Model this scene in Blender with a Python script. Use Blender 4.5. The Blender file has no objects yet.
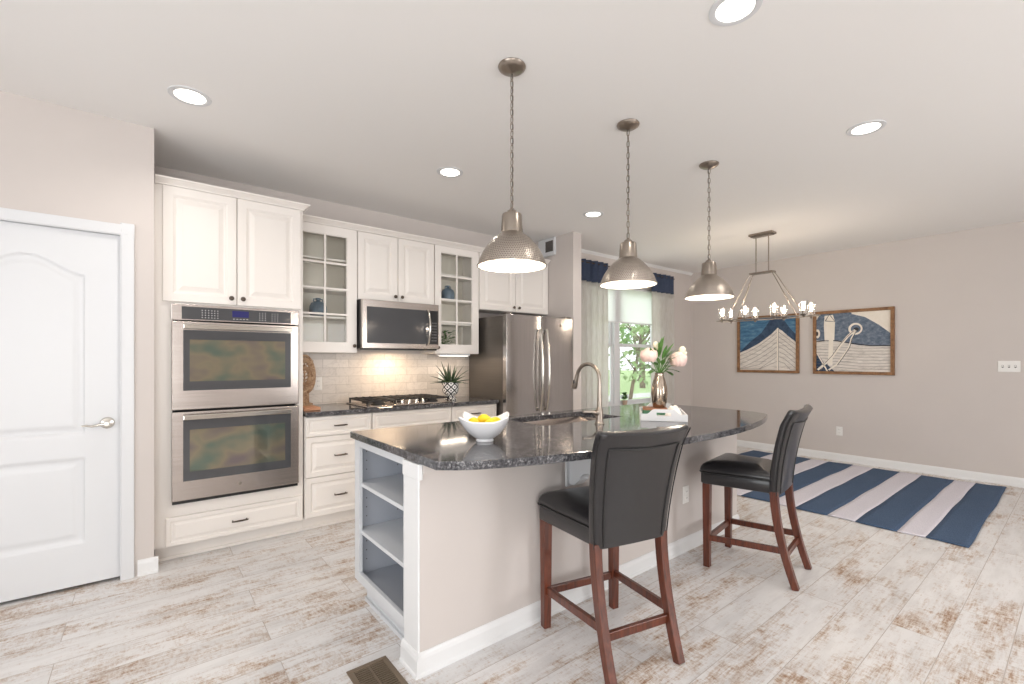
import bpy, bmesh, math, random
from mathutils import Vector, Matrix
random.seed(7)
PI = math.pi
scene = bpy.context.scene
COL = scene.collection

# ------------------------------------------------------------------ camera
cam_d = bpy.data.cameras.new('camera')
cam = bpy.data.objects.new('camera', cam_d)
COL.objects.link(cam)
cam.location = (0, 0, 1.31)
cam.rotation_euler = (PI / 2, 0, math.atan(578 / 460) - PI / 2)
cam_d.sensor_width = 36
cam_d.sensor_fit = 'HORIZONTAL'
cam_d.lens = 36 * 460 / 1024
cam_d.shift_y = 18 / 1024
cam_d.clip_start = 0.05
scene.camera = cam

# ------------------------------------------------------------------ view, world, large lights
scene.view_settings.view_transform = 'Standard'
scene.view_settings.look = 'None'
scene.view_settings.gamma = 1
scene.view_settings.use_curve_mapping = False
scene.view_settings.exposure = 0.1

world = bpy.data.worlds.new('world')
scene.world = world
world.use_nodes = True
wb = world.node_tree.nodes['Background']
wb.inputs[0].default_value = (0.92, 0.97, 1.0, 1)
wb.inputs[1].default_value = 2.1


def light(name, kind, loc, power, color=(1, 1, 1), size=None, rot=(0, 0, 0), radius=None, spot=None):
    d = bpy.data.lights.new(name, kind)
    d.energy = power
    d.color = color
    if kind == 'AREA':
        d.shape = 'RECTANGLE'
        d.size, d.size_y = size
    elif radius is not None:
        d.shadow_soft_size = radius
    if kind == 'SPOT':
        d.spot_size = spot
        d.spot_blend = 0.9
    o = bpy.data.objects.new(name, d)
    COL.objects.link(o)
    o.location = loc
    o.rotation_euler = rot
    return o


# added area lamps outside the unseen rear and left openings, filling for daylight
light('fill_rear', 'AREA', (-1.2, -3.75, 1.35), 80, (1.0, 0.99, 0.985), (2.1, 2.1), (PI / 2 + 0.55, 0, -0.2))
light('fill_rear', 'AREA', (3.45, -3.75, 1.35), 85, (1.0, 0.985, 0.98), (1.35, 2.1), (PI / 2 + 0.55, 0, 0))
light('fill_left', 'AREA', (-2.75, 0.2, 1.35), 52, (0.96, 0.98, 1.0), (2.2, 2.1), (PI / 2 + 0.55, 0, -PI / 2))


# ------------------------------------------------------------------ materials
def hexc(r, g, b):
    f = lambda c: (c / 255 / 12.92) if c / 255 <= 0.04045 else ((c / 255 + 0.055) / 1.055) ** 2.4
    return (f(r), f(g), f(b), 1)


class NT:
    def __init__(s, name):
        s.m = bpy.data.materials.new(name)
        s.m.use_nodes = True
        s.t = s.m.node_tree
        s.n = s.t.nodes
        s.b = s.n['Principled BSDF']
        s.out = s.n['Material Output']

    def add(s, typ, **kw):
        nd = s.n.new(typ)
        for k, v in kw.items():
            setattr(nd, k, v)
        return nd

    def link(s, a, b):
        s.t.links.new(a, b)

    def val(s, sock, v):
        if hasattr(v, 'is_output') or hasattr(v, 'links'):
            s.link(v, sock)
        else:
            sock.default_value = v

    def math(s, op, a, b=0.0, c=None, clamp=False):
        nd = s.add('ShaderNodeMath', operation=op, use_clamp=clamp)
        s.val(nd.inputs[0], a)
        s.val(nd.inputs[1], b)
        if c is not None:
            s.val(nd.inputs[2], c)
        return nd.outputs[0]

    def coord(s, scale=(1, 1, 1), loc=(0, 0, 0), rot=(0, 0, 0)):
        tc = s.add('ShaderNodeTexCoord')
        mp = s.add('ShaderNodeMapping')
        mp.inputs['Scale'].default_value = scale
        mp.inputs['Location'].default_value = loc
        mp.inputs['Rotation'].default_value = rot
        s.link(tc.outputs['Object'], mp.inputs[0])
        return mp.outputs[0]

    def noise(s, vec, scale, detail=3, rough=0.5, dist=0.0):
        nd = s.add('ShaderNodeTexNoise')
        s.link(vec, nd.inputs['Vector'])
        nd.inputs['Scale'].default_value = scale
        nd.inputs['Detail'].default_value = detail
        nd.inputs['Roughness'].default_value = rough
        nd.inputs['Distortion'].default_value = dist
        return nd.outputs['Fac']

    def ramp(s, fac, stops):
        nd = s.add('ShaderNodeValToRGB')
        cr = nd.color_ramp
        while len(cr.elements) < len(stops):
            cr.elements.new(0.5)
        for e, (p, c) in zip(cr.elements, stops):
            e.position = p
            e.color = c if len(c) == 4 else (*c, 1)
        s.link(fac, nd.inputs[0])
        return nd.outputs[0]

    def mix(s, fac, a, b, blend='MIX'):
        nd = s.add('ShaderNodeMix', data_type='RGBA', blend_type=blend)
        s.val(nd.inputs[0], fac)
        s.val(nd.inputs[6], a)
        s.val(nd.inputs[7], b)
        return nd.outputs[2]

    def bump(s, height, strength=0.3, dist=0.01):
        nd = s.add('ShaderNodeBump')
        nd.inputs['Strength'].default_value = strength
        nd.inputs['Distance'].default_value = dist
        s.link(height, nd.inputs['Height'])
        s.link(nd.outputs[0], s.b.inputs['Normal'])


def pbr(name, color, rough=0.5, metal=0.0, coat=0.0, var=0.0, vscale=8, emit=None, estr=0.0, sheen=0.0, bump=None, spec=None):
    t = NT(name)
    b = t.b
    b.inputs['Base Color'].default_value = color
    b.inputs['Roughness'].default_value = rough
    b.inputs['Metallic'].default_value = metal
    b.inputs['Coat Weight'].default_value = coat
    b.inputs['Sheen Weight'].default_value = sheen
    if spec is not None:
        b.inputs['Specular IOR Level'].default_value = spec
    if var:
        f = t.noise(t.coord(), vscale, 4)
        lo = tuple(c * (1 - var) for c in color[:3]) + (1,)
        hi = tuple(min(1, c * (1 + var)) for c in color[:3]) + (1,)
        t.link(t.ramp(f, [(0.3, lo), (0.7, hi)]), b.inputs['Base Color'])
    if emit:
        b.inputs['Emission Color'].default_value = emit
        b.inputs['Emission Strength'].default_value = estr
    if bump:
        f = t.noise(t.coord(), bump[0], 3)
        t.bump(f, bump[1], bump[2])
    return t.m


M = {}
M['wall'] = pbr('greige_paint', hexc(208, 200, 195), 0.75, var=0.015, vscale=2)
M['ceiling'] = pbr('ceiling_paint', hexc(242, 240, 238), 0.85)
M['white'] = pbr('white_semigloss', hexc(220, 221, 223), 0.35)
M['trim'] = pbr('trim_white', hexc(232, 232, 232), 0.4)
M['cabinet'] = pbr('cabinet_white', hexc(238, 232, 226), 0.38)
M['island_grey'] = pbr('bookcase_interior', hexc(172, 176, 184), 0.45)
M['island_paint'] = pbr('island_paint', hexc(214, 216, 219), 0.4)
M['cab_inside'] = pbr('cabinet_inside', hexc(236, 230, 218), 0.5)
M['bronze'] = pbr('dark_pewter', hexc(92, 82, 74), 0.35, 0.9)
M['chrome'] = pbr('polished_nickel', hexc(205, 200, 192), 0.15, 1.0)
M['brushed'] = pbr('brushed_nickel', hexc(160, 150, 140), 0.28, 1.0)
M['black'] = pbr('black_enamel', hexc(28, 27, 28), 0.35)
M['cast'] = pbr('cast_iron', hexc(32, 31, 32), 0.5, var=0.2, vscale=60)
M['rubber'] = pbr('dark_gap', hexc(20, 20, 20), 0.7)
M['display'] = pbr('display', hexc(20, 20, 60), 0.2, emit=(0.1, 0.1, 0.7, 1), estr=0.12)
M['print'] = pbr('panel_print', hexc(190, 190, 190), 0.4)
M['panelglass'] = pbr('dark_panel_glass', hexc(72, 73, 76), 0.12, 0.0, coat=0.5)
M['leather'] = pbr('black_leather', hexc(38, 37, 39), 0.28, coat=0.2, bump=(260, 0.15, 0.002))
M['piping'] = pbr('black_piping', hexc(20, 20, 21), 0.4)
M['navy'] = pbr('navy_cloth', hexc(60, 70, 92), 0.9, sheen=0.0, var=0.12, vscale=30)
M['marblewhite'] = pbr('glazed_white', hexc(238, 238, 240), 0.12, coat=0.5)
M['lemon'] = pbr('lemon_skin', hexc(250, 214, 30), 0.4, bump=(90, 0.25, 0.003))
M['bluejar'] = pbr('blue_grey_glaze', hexc(104, 122, 138), 0.35, var=0.35, vscale=14)
M['plate'] = pbr('switch_plate', hexc(240, 238, 234), 0.35)
M['plate_dark'] = pbr('slot_dark', hexc(90, 86, 84), 0.6)
M['beige_vent'] = pbr('bronze_register', hexc(128, 112, 94), 0.4, 0.4)
M['bulb'] = pbr('lamp_glow', (1, 0.93, 0.82, 1), 0.4, emit=(1, 0.9, 0.76, 1), estr=9)
M['lens'] = pbr('downlight_lens', (1, 0.95, 0.88, 1), 0.4, emit=(1, 0.94, 0.85, 1), estr=4)
M['shade_in'] = pbr('shade_inner_white', hexc(246, 240, 232), 0.5)
M['gap'] = pbr('void_black', hexc(12, 12, 12), 0.9)
M['leaf'] = pbr('leaf_green', hexc(88, 132, 62), 0.5, var=0.35, vscale=25)
M['leaf_dark'] = pbr('aloe_green', hexc(52, 72, 50), 0.45, var=0.4, vscale=40)
M['leaf_pale'] = pbr('succulent_green', hexc(112, 138, 78), 0.5, var=0.3, vscale=30)
M['petal'] = pbr('blush_petal', hexc(246, 214, 204), 0.6, var=0.06, vscale=40, sheen=0.3)
M['bud'] = pbr('cream_petal', hexc(246, 240, 214), 0.6)
M['vase'] = pbr('mercury_vase', hexc(172, 158, 144), 0.2, 1.0, var=0.25, vscale=40)
M['paper'] = pbr('book_pages', hexc(238, 228, 206), 0.8)
M['bookgreen'] = pbr('book_green', hexc(70, 120, 90), 0.5)
M['bookbrown'] = pbr('book_brown', hexc(150, 104, 76), 0.6)
M['cloth'] = pbr('linen_white', hexc(240, 234, 228), 0.9, bump=(120, 0.3, 0.002))
M['bark'] = pbr('bark', hexc(120, 104, 88), 0.9, var=0.3, vscale=5)
M['tree'] = pbr('tree_leaves', hexc(168, 192, 140), 0.7, var=0.3, vscale=2)
M['pot_terra'] = pbr('sill_pot', hexc(186, 160, 140), 0.6)
M['soil'] = pbr('soil', hexc(60, 48, 38), 0.9)


def mk_glass(name, tint=(1, 1, 1, 1), refl=0.12, base=0.03):
    t = NT(name)
    t.n.remove(t.b)
    tr = t.add('ShaderNodeBsdfTransparent')
    tr.inputs[0].default_value = tint
    gl = t.add('ShaderNodeBsdfGlossy')
    gl.inputs['Roughness'].default_value = 0.02
    lw = t.add('ShaderNodeLayerWeight')
    lw.inputs[0].default_value = 0.35
    f = t.math('MULTIPLY_ADD', lw.outputs['Fresnel'], refl * 2, base)
    mx = t.add('ShaderNodeMixShader')
    t.link(f, mx.inputs[0])
    t.link(tr.outputs[0], mx.inputs[1])
    t.link(gl.outputs[0], mx.inputs[2])
    t.link(mx.outputs[0], t.out.inputs[0])
    return t.m


M['glass'] = mk_glass('clear_glass')
M['cabglass'] = mk_glass('cabinet_glass', (0.98, 0.985, 0.98, 1), 0.03, 0.008)


def mk_translucent(name, color, amount, rough=0.9, stripes=None):
    t = NT(name)
    t.b.inputs['Base Color'].default_value = color
    t.b.inputs['Roughness'].default_value = rough
    tl = t.add('ShaderNodeBsdfTranslucent')
    tl.inputs[0].default_value = color
    if stripes:
        f = t.noise(t.coord((120, 120, 6)), 1.5, 3)
        c = t.ramp(f, [(0.35, stripes), (0.65, color)])
        t.link(c, t.b.inputs['Base Color'])
        t.link(c, tl.inputs[0])
    mx = t.add('ShaderNodeMixShader')
    mx.inputs[0].default_value = amount
    t.link(t.b.outputs[0], mx.inputs[1])
    t.link(tl.outputs[0], mx.inputs[2])
    t.link(mx.outputs[0], t.out.inputs[0])
    return t.m


M['curtain'] = mk_translucent('cream_curtain', hexc(244, 242, 240), 0.6, stripes=hexc(230, 227, 222))
M['roller'] = mk_translucent('roller_cloth', hexc(252, 252, 252), 0.8)


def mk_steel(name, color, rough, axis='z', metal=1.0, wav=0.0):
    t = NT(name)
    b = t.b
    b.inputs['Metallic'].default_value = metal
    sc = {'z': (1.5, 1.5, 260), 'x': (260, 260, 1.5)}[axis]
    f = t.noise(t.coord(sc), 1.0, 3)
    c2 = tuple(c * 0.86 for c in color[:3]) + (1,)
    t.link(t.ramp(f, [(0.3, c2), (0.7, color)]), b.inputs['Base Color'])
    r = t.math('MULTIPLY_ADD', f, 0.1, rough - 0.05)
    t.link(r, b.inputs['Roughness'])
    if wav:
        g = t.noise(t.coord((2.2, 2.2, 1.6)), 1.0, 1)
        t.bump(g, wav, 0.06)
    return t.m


M['steel'] = mk_steel('stainless_horizontal', hexc(190, 181, 175), 0.24, 'z')
M['steel_v'] = mk_steel('stainless_door', hexc(186, 182, 180), 0.2, 'x', wav=0.25)
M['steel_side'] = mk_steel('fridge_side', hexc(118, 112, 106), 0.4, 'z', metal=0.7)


def mk_ovenglass():
    t = NT('oven_window_glass')
    f = t.noise(t.coord((4, 4, 6)), 1.0, 2)
    t.link(t.ramp(f, [(0.35, hexc(120, 110, 112)), (0.5, hexc(140, 132, 112)), (0.65, hexc(104, 118, 108))]), t.b.inputs['Base Color'])
    t.b.inputs['Metallic'].default_value = 0.55
    t.b.inputs['Roughness'].default_value = 0.06
    return t.m


M['ovenglass'] = mk_ovenglass()


def mk_hammered():
    t = NT('hammered_nickel')
    t.b.inputs['Metallic'].default_value = 1.0
    t.b.inputs['Roughness'].default_value = 0.3
    tc = t.add('ShaderNodeTexCoord')
    sp = t.add('ShaderNodeSeparateXYZ')
    t.link(tc.outputs['Object'], sp.inputs[0])
    a = t.math('ARCTAN2', sp.outputs[0], sp.outputs[1])
    row = t.math('MULTIPLY', sp.outputs[2], 105.0)
    fl = t.math('FLOOR', row)
    u = t.math('MULTIPLY_ADD', a, 84 / (2 * PI), t.math('MULTIPLY', fl, 0.5))
    fu = t.math('SUBTRACT', t.math('FRACT', u), 0.5)
    fv = t.math('SUBTRACT', t.math('FRACT', row), 0.5)
    d = t.math('SQRT', t.math('ADD', t.math('MULTIPLY', fu, fu), t.math('MULTIPLY', fv, fv)))
    hgt = t.math('SMOOTH_MIN', t.math('MULTIPLY', d, 2.0), 0.85, 0.2)
    t.link(t.ramp(d, [(0.1, hexc(112, 104, 97)), (0.5, hexc(196, 186, 176))]), t.b.inputs['Base Color'])
    t.bump(hgt, 0.7, 0.004)
    return t.m


M['hammered'] = mk_hammered()


def mk_granite():
    t = NT('steel_grey_granite')
    v = t.coord()
    f = t.noise(v, 110, 5, 0.8)
    g = t.noise(v, 38, 3, 0.6)
    c = t.ramp(f, [(0.38, hexc(22, 22, 25)), (0.49, hexc(78, 78, 82)), (0.58, hexc(126, 125, 127)), (0.7, hexc(185, 183, 182))])
    c = t.mix(t.ramp(g, [(0.4, (0, 0, 0)), (0.62, (0.75, 0.75, 0.75))]), c, hexc(42, 42, 48))
    t.link(c, t.b.inputs['Base Color'])
    t.b.inputs['Roughness'].default_value = 0.07
    t.b.inputs['Specular IOR Level'].default_value = 0.8
    return t.m


M['granite'] = mk_granite()


def mk_wood(name, dark, light_, scale=(2, 2, 18), rough=0.35, coat=0.3, s2=3.0):
    t = NT(name)
    v = t.coord(scale)
    f = t.noise(v, s2, 4, 0.6, 0.6)
    t.link(t.ramp(f, [(0.3, dark), (0.7, light_)]), t.b.inputs['Base Color'])
    t.b.inputs['Roughness'].default_value = rough
    t.b.inputs['Coat Weight'].default_value = coat
    return t.m


M['cherry'] = mk_wood('cherry_wood', hexc(66, 29, 16), hexc(112, 54, 32), (18, 18, 2))
M['framewood'] = mk_wood('brown_frame_wood', hexc(112, 78, 50), hexc(164, 122, 84), (6, 6, 6), 0.6, 0.0)
M['board'] = mk_wood('cutting_board', hexc(176, 120, 88), hexc(208, 158, 122), (3, 20, 20), 0.5, 0.0)
M['carved'] = mk_wood('carved_driftwood', hexc(122, 86, 58), hexc(196, 168, 138), (14, 14, 14), 0.7, 0.0)


def mk_floor():
    t = NT('whitewashed_planks')
    tc = t.add('ShaderNodeTexCoord')
    mp = t.add('ShaderNodeMapping')
    mp.inputs['Location'].default_value = (0.31, -0.025 + 1.97, 0)
    t.link(tc.outputs['Object'], mp.inputs[0])
    br = t.add('ShaderNodeTexBrick')
    br.offset = 0.37
    br.offset_frequency = 2
    br.inputs['Scale'].default_value = 1.0
    br.inputs['Brick Width'].default_value = 1.22
    br.inputs['Row Height'].default_value = 0.197
    br.inputs['Mortar Size'].default_value = 0.0016
    br.inputs['Mortar Smooth'].default_value = 0.2
    br.inputs['Bias'].default_value = 0
    br.inputs['Color1'].default_value = (0, 0, 0, 1)
    br.inputs['Color2'].default_value = (1, 1, 1, 1)
    br.inputs['Mortar'].default_value = (0.5, 0.5, 0.5, 1)
    t.link(mp.outputs[0], br.inputs['Vector'])
    rnd = t.math('MULTIPLY', br.outputs['Color'], 37.0)
    cx = t.add('ShaderNodeCombineXYZ')
    t.link(rnd, cx.inputs[0])
    t.link(rnd, cx.inputs[2])
    va = t.add('ShaderNodeVectorMath', operation='ADD')
    t.link(tc.outputs['Object'], va.inputs[0])
    t.link(cx.outputs[0], va.inputs[1])

    def strn(sx, sy, sc, det, rg, ds=0.0):
        m2 = t.add('ShaderNodeMapping')
        m2.inputs['Scale'].default_value = (sx, sy, 1)
        t.link(va.outputs[0], m2.inputs[0])
        return t.noise(m2.outputs[0], sc, det, rg, ds)
    big = strn(1.3, 3.2, 1.5, 7, 0.72, 0.0)
    fine = strn(4, 40, 2.0, 6, 0.8, 0.0)
    cross = strn(30, 12, 2.2, 6, 0.85, 0.0)
    s = t.math('ADD', t.math('MULTIPLY', big, 0.95), t.math('MULTIPLY', fine, 0.62))
    s = t.math('ADD', s, t.math('MULTIPLY', cross, 0.6))
    c = t.ramp(s, [(0.0, hexc(233, 228, 224)), (1.0, hexc(233, 228, 224))])
    nd = c.node
    cr = nd.color_ramp
    cr.elements[0].position = 0.0
    cr.elements[0].color = hexc(234, 232, 231)
    cr.elements[1].position = 1.0
    cr.elements[1].color = hexc(150, 112, 82)
    sn = t.math('MULTIPLY_ADD', s, 3.8, -3.92, clamp=True)
    t.link(sn, nd.inputs[0])
    for p, col in ((0.28, hexc(226, 222, 220)), (0.5, hexc(212, 200, 190)), (0.75, hexc(186, 162, 142))):
        e = cr.elements.new(p)
        e.color = col
    # cool grey wear, plank by plank
    gw = strn(2.5, 12, 1.3, 4, 0.6)
    c2 = t.mix(t.ramp(gw, [(0.45, (0, 0, 0)), (0.75, (0.5, 0.5, 0.5))]), c, hexc(196, 192, 190))
    tone = t.ramp(br.outputs['Color'], [(0, (0.93, 0.93, 0.93)), (1, (1, 1, 1))])
    c3 = t.mix(1.0, c2, tone, 'MULTIPLY')
    c4 = t.mix(t.math('MULTIPLY', br.outputs['Fac'], 0.7), c3, hexc(160, 146, 134))
    t.link(c4, t.b.inputs['Base Color'])
    t.b.inputs['Roughness'].default_value = 0.42
    inv = t.math('SUBTRACT', 1.0, br.outputs['Fac'])
    hh = t.math('ADD', inv, t.math('MULTIPLY', fine, 0.25))
    t.bump(hh, 0.25, 0.003)
    return t.m


M['floor'] = mk_floor()


def mk_tile():
    t = NT('marble_subway_tile')
    tc = t.add('ShaderNodeTexCoord')
    sp = t.add('ShaderNodeSeparateXYZ')
    t.link(tc.outputs['Object'], sp.inputs[0])
    cb = t.add('ShaderNodeCombineXYZ')
    t.link(t.math('ADD', sp.outputs[0], 0.04), cb.inputs[0])
    t.link(sp.outputs[2], cb.inputs[1])
    br = t.add('ShaderNodeTexBrick')
    br.inputs['Scale'].default_value = 1
    br.inputs['Brick Width'].default_value = 0.232
    br.inputs['Row Height'].default_value = 0.0775
    br.inputs['Mortar Size'].default_value = 0.0018
    br.inputs['Color1'].default_value = hexc(206, 198, 190)
    br.inputs['Color2'].default_value = hexc(230, 222, 214)
    br.inputs['Mortar'].default_value = hexc(186, 178, 170)
    t.link(cb.outputs[0], br.inputs['Vector'])
    w = t.noise(t.coord((1, 1, 1), rot=(0, 0.6, 0)), 7, 6, 0.6, 1.6)
    vein = t.ramp(w, [(0.47, (0, 0, 0)), (0.5, (0.3, 0.3, 0.3)), (0.53, (0, 0, 0))])
    c = t.mix(vein, br.outputs['Color'], hexc(170, 160, 152))
    t.link(c, t.b.inputs['Base Color'])
    t.b.inputs['Roughness'].default_value = 0.3
    t.bump(t.math('SUBTRACT', 1.0, br.outputs['Fac']), 0.4, 0.002)
    return t.m


M['tile'] = mk_tile()


def mk_cloth(name, a, b_, sc):
    t = NT(name)
    f = t.noise(t.coord((sc, sc * 6, 1)), 1.0, 4, 0.7)
    g = t.noise(t.coord((5, 5, 1)), 1.0, 3)
    c = t.ramp(f, [(0.3, a), (0.7, b_)])
    c = t.mix(t.math('MULTIPLY', g, 0.35), c, a)
    t.link(c, t.b.inputs['Base Color'])
    t.b.inputs['Roughness'].default_value = 0.95
    t.bump(f, 0.4, 0.004)
    return t.m


M['rugblue'] = mk_cloth('rug_blue', hexc(54, 74, 102), hexc(84, 106, 134), 30)
M['rugwhite'] = mk_cloth('rug_white', hexc(206, 202, 212), hexc(232, 228, 234), 30)
M['grass'] = mk_cloth('lawn', hexc(150, 182, 116), hexc(190, 210, 158), 3)
M['road'] = pbr('pale_road', hexc(200, 200, 196), 0.9)


def mk_paint(name, stops, scale, s2=1.0, rough=0.8):
    t = NT(name)
    f = t.noise(t.coord(scale), s2, 6, 0.7, 0.4)
    t.link(t.ramp(f, stops), t.b.inputs['Base Color'])
    t.b.inputs['Roughness'].default_value = rough
    return t.m


M['art_sea'] = mk_paint('painted_sea', [(0.3, hexc(44, 84, 120)), (0.55, hexc(84, 128, 160)), (0.72, hexc(150, 176, 190))], (6, 6, 22))
M['art_navy'] = mk_paint('painted_dark_hull', [(0.3, hexc(34, 52, 76)), (0.7, hexc(70, 90, 116))], (8, 8, 8), 2)
M['art_hullblue'] = mk_paint('painted_blue_hull', [(0.3, hexc(74, 88, 108)), (0.55, hexc(112, 124, 140)), (0.75, hexc(156, 160, 166))], (10, 10, 14), 2)
M['art_hull'] = mk_paint('painted_white_planks', [(0.25, hexc(150, 144, 140)), (0.45, hexc(216, 208, 200)), (0.7, hexc(240, 234, 226))], (5, 5, 26), 1.2)
M['art_cream'] = mk_paint('painted_cream', [(0.3, hexc(232, 222, 208)), (0.7, hexc(244, 236, 224))], (6, 6, 6))
M['art_line'] = pbr('painted_line', hexc(58, 56, 60), 0.8)
M['art_plank'] = pbr('painted_plank_line', hexc(150, 142, 138), 0.8)


def mk_lattice():
    t = NT('lattice_pot')
    tc = t.add('ShaderNodeTexCoord')
    sp = t.add('ShaderNodeSeparateXYZ')
    t.link(tc.outputs['Object'], sp.inputs[0])
    a = t.math('MULTIPLY', t.math('ARCTAN2', sp.outputs[0], sp.outputs[1]), 7 / (2 * PI))
    z = t.math('MULTIPLY', sp.outputs[2], 17.0)
    l1 = t.math('ABSOLUTE', t.math('SUBTRACT', t.math('FRACT', t.math('ADD', a, z)), 0.5))
    l2 = t.math('ABSOLUTE', t.math('SUBTRACT', t.math('FRACT', t.math('SUBTRACT', a, z)), 0.5))
    k = t.math('MAXIMUM', l1, l2)
    dot = t.math('ADD', l1, l2)
    m1 = t.math('GREATER_THAN', k, 0.38)
    m2 = t.math('LESS_THAN', dot, 0.2)
    m = t.math('MAXIMUM', m1, m2)
    t.link(t.mix(m, hexc(238, 236, 234), hexc(38, 38, 42)), t.b.inputs['Base Color'])
    t.b.inputs['Roughness'].default_value = 0.3
    return t.m


M['lattice'] = mk_lattice()


# ------------------------------------------------------------------ mesh builder
class MB:
    def __init__(s):
        s.v = []
        s.f = []
        s.mi = []
        s.k = 0
        s.tf = None

    def _add(s, vs, fs):
        b = len(s.v)
        if s.tf is not None:
            vs = [tuple(s.tf @ Vector(p)) for p in vs]
        s.v += [tuple(p) for p in vs]
        for f in fs:
            s.f.append(tuple(b + i for i in f))
            s.mi.append(s.k)
        return s

    def box(s, x0, x1, y0, y1, z0, z1):
        vs = [(x0, y0, z0), (x1, y0, z0), (x1, y1, z0), (x0, y1, z0), (x0, y0, z1), (x1, y0, z1), (x1, y1, z1), (x0, y1, z1)]
        return s._add(vs, [(0, 3, 2, 1), (4, 5, 6, 7), (0, 1, 5, 4), (1, 2, 6, 5), (2, 3, 7, 6), (3, 0, 4, 7)])

    def poly_prism(s, pts, axis, a0, a1):
        """pts: 2D outline; axis: 'x','y' or 'z' the extrusion axis"""
        def P(p, a):
            return {'x': (a, p[0], p[1]), 'y': (p[0], a, p[1]), 'z': (p[0], p[1], a)}[axis]
        n = len(pts)
        vs = [P(p, a0) for p in pts] + [P(p, a1) for p in pts]
        fs = [tuple(range(n)), tuple(range(2 * n - 1, n - 1, -1))]
        fs += [(i, (i + 1) % n, n + (i + 1) % n, n + i) for i in range(n)]
        return s._add(vs, fs)

    def loops(s, rings, cap0=True, cap1=True, closed=True):
        n = len(rings[0])
        vs = [p for r in rings for p in r]
        fs = []
        for j in range(len(rings) - 1):
            for i in range(n if closed else n - 1):
                a = j * n + i
                b = j * n + (i + 1) % n
                fs.append((a, b, b + n, a + n))
        if cap0:
            fs.append(tuple(range(n - 1, -1, -1)))
        if cap1:
            o = (len(rings) - 1) * n
            fs.append(tuple(o + i for i in range(n)))
        return s._add(vs, fs)

    def lathe(s, prof, c=(0, 0, 0), n=32, cap0=True, cap1=True, axis='z'):
        rings = []
        for r, z in prof:
            ring = []
            for i in range(n):
                a = 2 * PI * i / n
                p = (r * math.cos(a), r * math.sin(a), z)
                if axis == 'y':
                    p = (p[0], z, p[1])
                elif axis == 'x':
                    p = (z, p[0], p[1])
                ring.append((c[0] + p[0], c[1] + p[1], c[2] + p[2]))
            rings.append(ring)
        return s.loops(rings, cap0, cap1)

    def tube(s, pts, r, n=10, closed=False, flat=None):
        pts = [Vector(p) for p in pts]
        m = len(pts)
        rs = r if isinstance(r, (list, tuple)) else [r] * m
        rings = []
        up = None
        for i, p in enumerate(pts):
            if closed:
                t = (pts[(i + 1) % m] - pts[i - 1]).normalized()
            else:
                t = (pts[min(i + 1, m - 1)] - pts[max(i - 1, 0)]).normalized()
            if up is None:
                up = Vector((0, 0, 1)) if abs(t.z) < 0.9 else Vector((1, 0, 0))
            side = t.cross(up).normalized()
            up = side.cross(t).normalized()
            ring = []
            for j in range(n):
                a = 2 * PI * j / n
                ring.append(tuple(p + side * math.cos(a) * rs[i] + up * math.sin(a) * rs[i] * (flat or 1)))
            rings.append(ring)
        if closed:
            rings.append(rings[0])
            return s.loops(rings, False, False)
        return s.loops(rings)

    def bar(s, path, w, d, wdir=(1, 0, 0)):
        """rectangular bar along a path; w across wdir, d across the other"""
        wd = Vector(wdir).normalized()
        rings = []
        pts = [Vector(p) for p in path]
        for i, p in enumerate(pts):
            t = (pts[min(i + 1, len(pts) - 1)] - pts[max(i - 1, 0)]).normalized()
            o = t.cross(wd).normalized()
            ww = w[i] if isinstance(w, (list, tuple)) else w
            dd = d[i] if isinstance(d, (list, tuple)) else d
            rings.append([tuple(p + wd * ww / 2 * a + o * dd / 2 * b) for a, b in ((-1, -1), (1, -1), (1, 1), (-1, 1))])
        return s.loops(rings)

    def sphere(s, c, r, n=16, m=10, sc=(1, 1, 1)):
        prof = []
        for j in range(m + 1):
            a = -PI / 2 + PI * j / m
            prof.append((max(r * math.cos(a), r * 0.01), r * math.sin(a)))
        rings = [[(c[0] + q * math.cos(2 * PI * i / n) * sc[0], c[1] + q * math.sin(2 * PI * i / n) * sc[1], c[2] + z * sc[2]) for i in range(n)] for q, z in prof]
        return s.loops(rings)

    def ringpanel(s, x0, x1, z0, z1, y, prof, back=0.02):
        """framed panel facing -Y: prof is (inset, depth) steps, depth positive goes back"""
        rings = [[(x0, y + back, z0), (x1, y + back, z0), (x1, y + back, z1), (x0, y + back, z1)]]
        for i, d in prof:
            rings.append([(x0 + i, y + d, z0 + i), (x1 - i, y + d, z0 + i), (x1 - i, y + d, z1 - i), (x0 + i, y + d, z1 - i)])
        return s.loops(rings)

    def grid(s, fn, nu, nv, closed_u=False):
        vs = [fn(i / nu, j / nv) for j in range(nv + 1) for i in range(nu + (0 if closed_u else 1))]
        w = nu if closed_u else nu + 1
        fs = []
        for j in range(nv):
            for i in range(nu):
                i2 = (i + 1) % w if closed_u else i + 1
                fs.append((j * w + i, j * w + i2, (j + 1) * w + i2, (j + 1) * w + i))
        return s._add(vs, fs)


def root_loc(o):
    while o is not None and o.parent is not None:
        o = o.parent
    return Vector(o.location) if o is not None else Vector((0, 0, 0))


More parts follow.
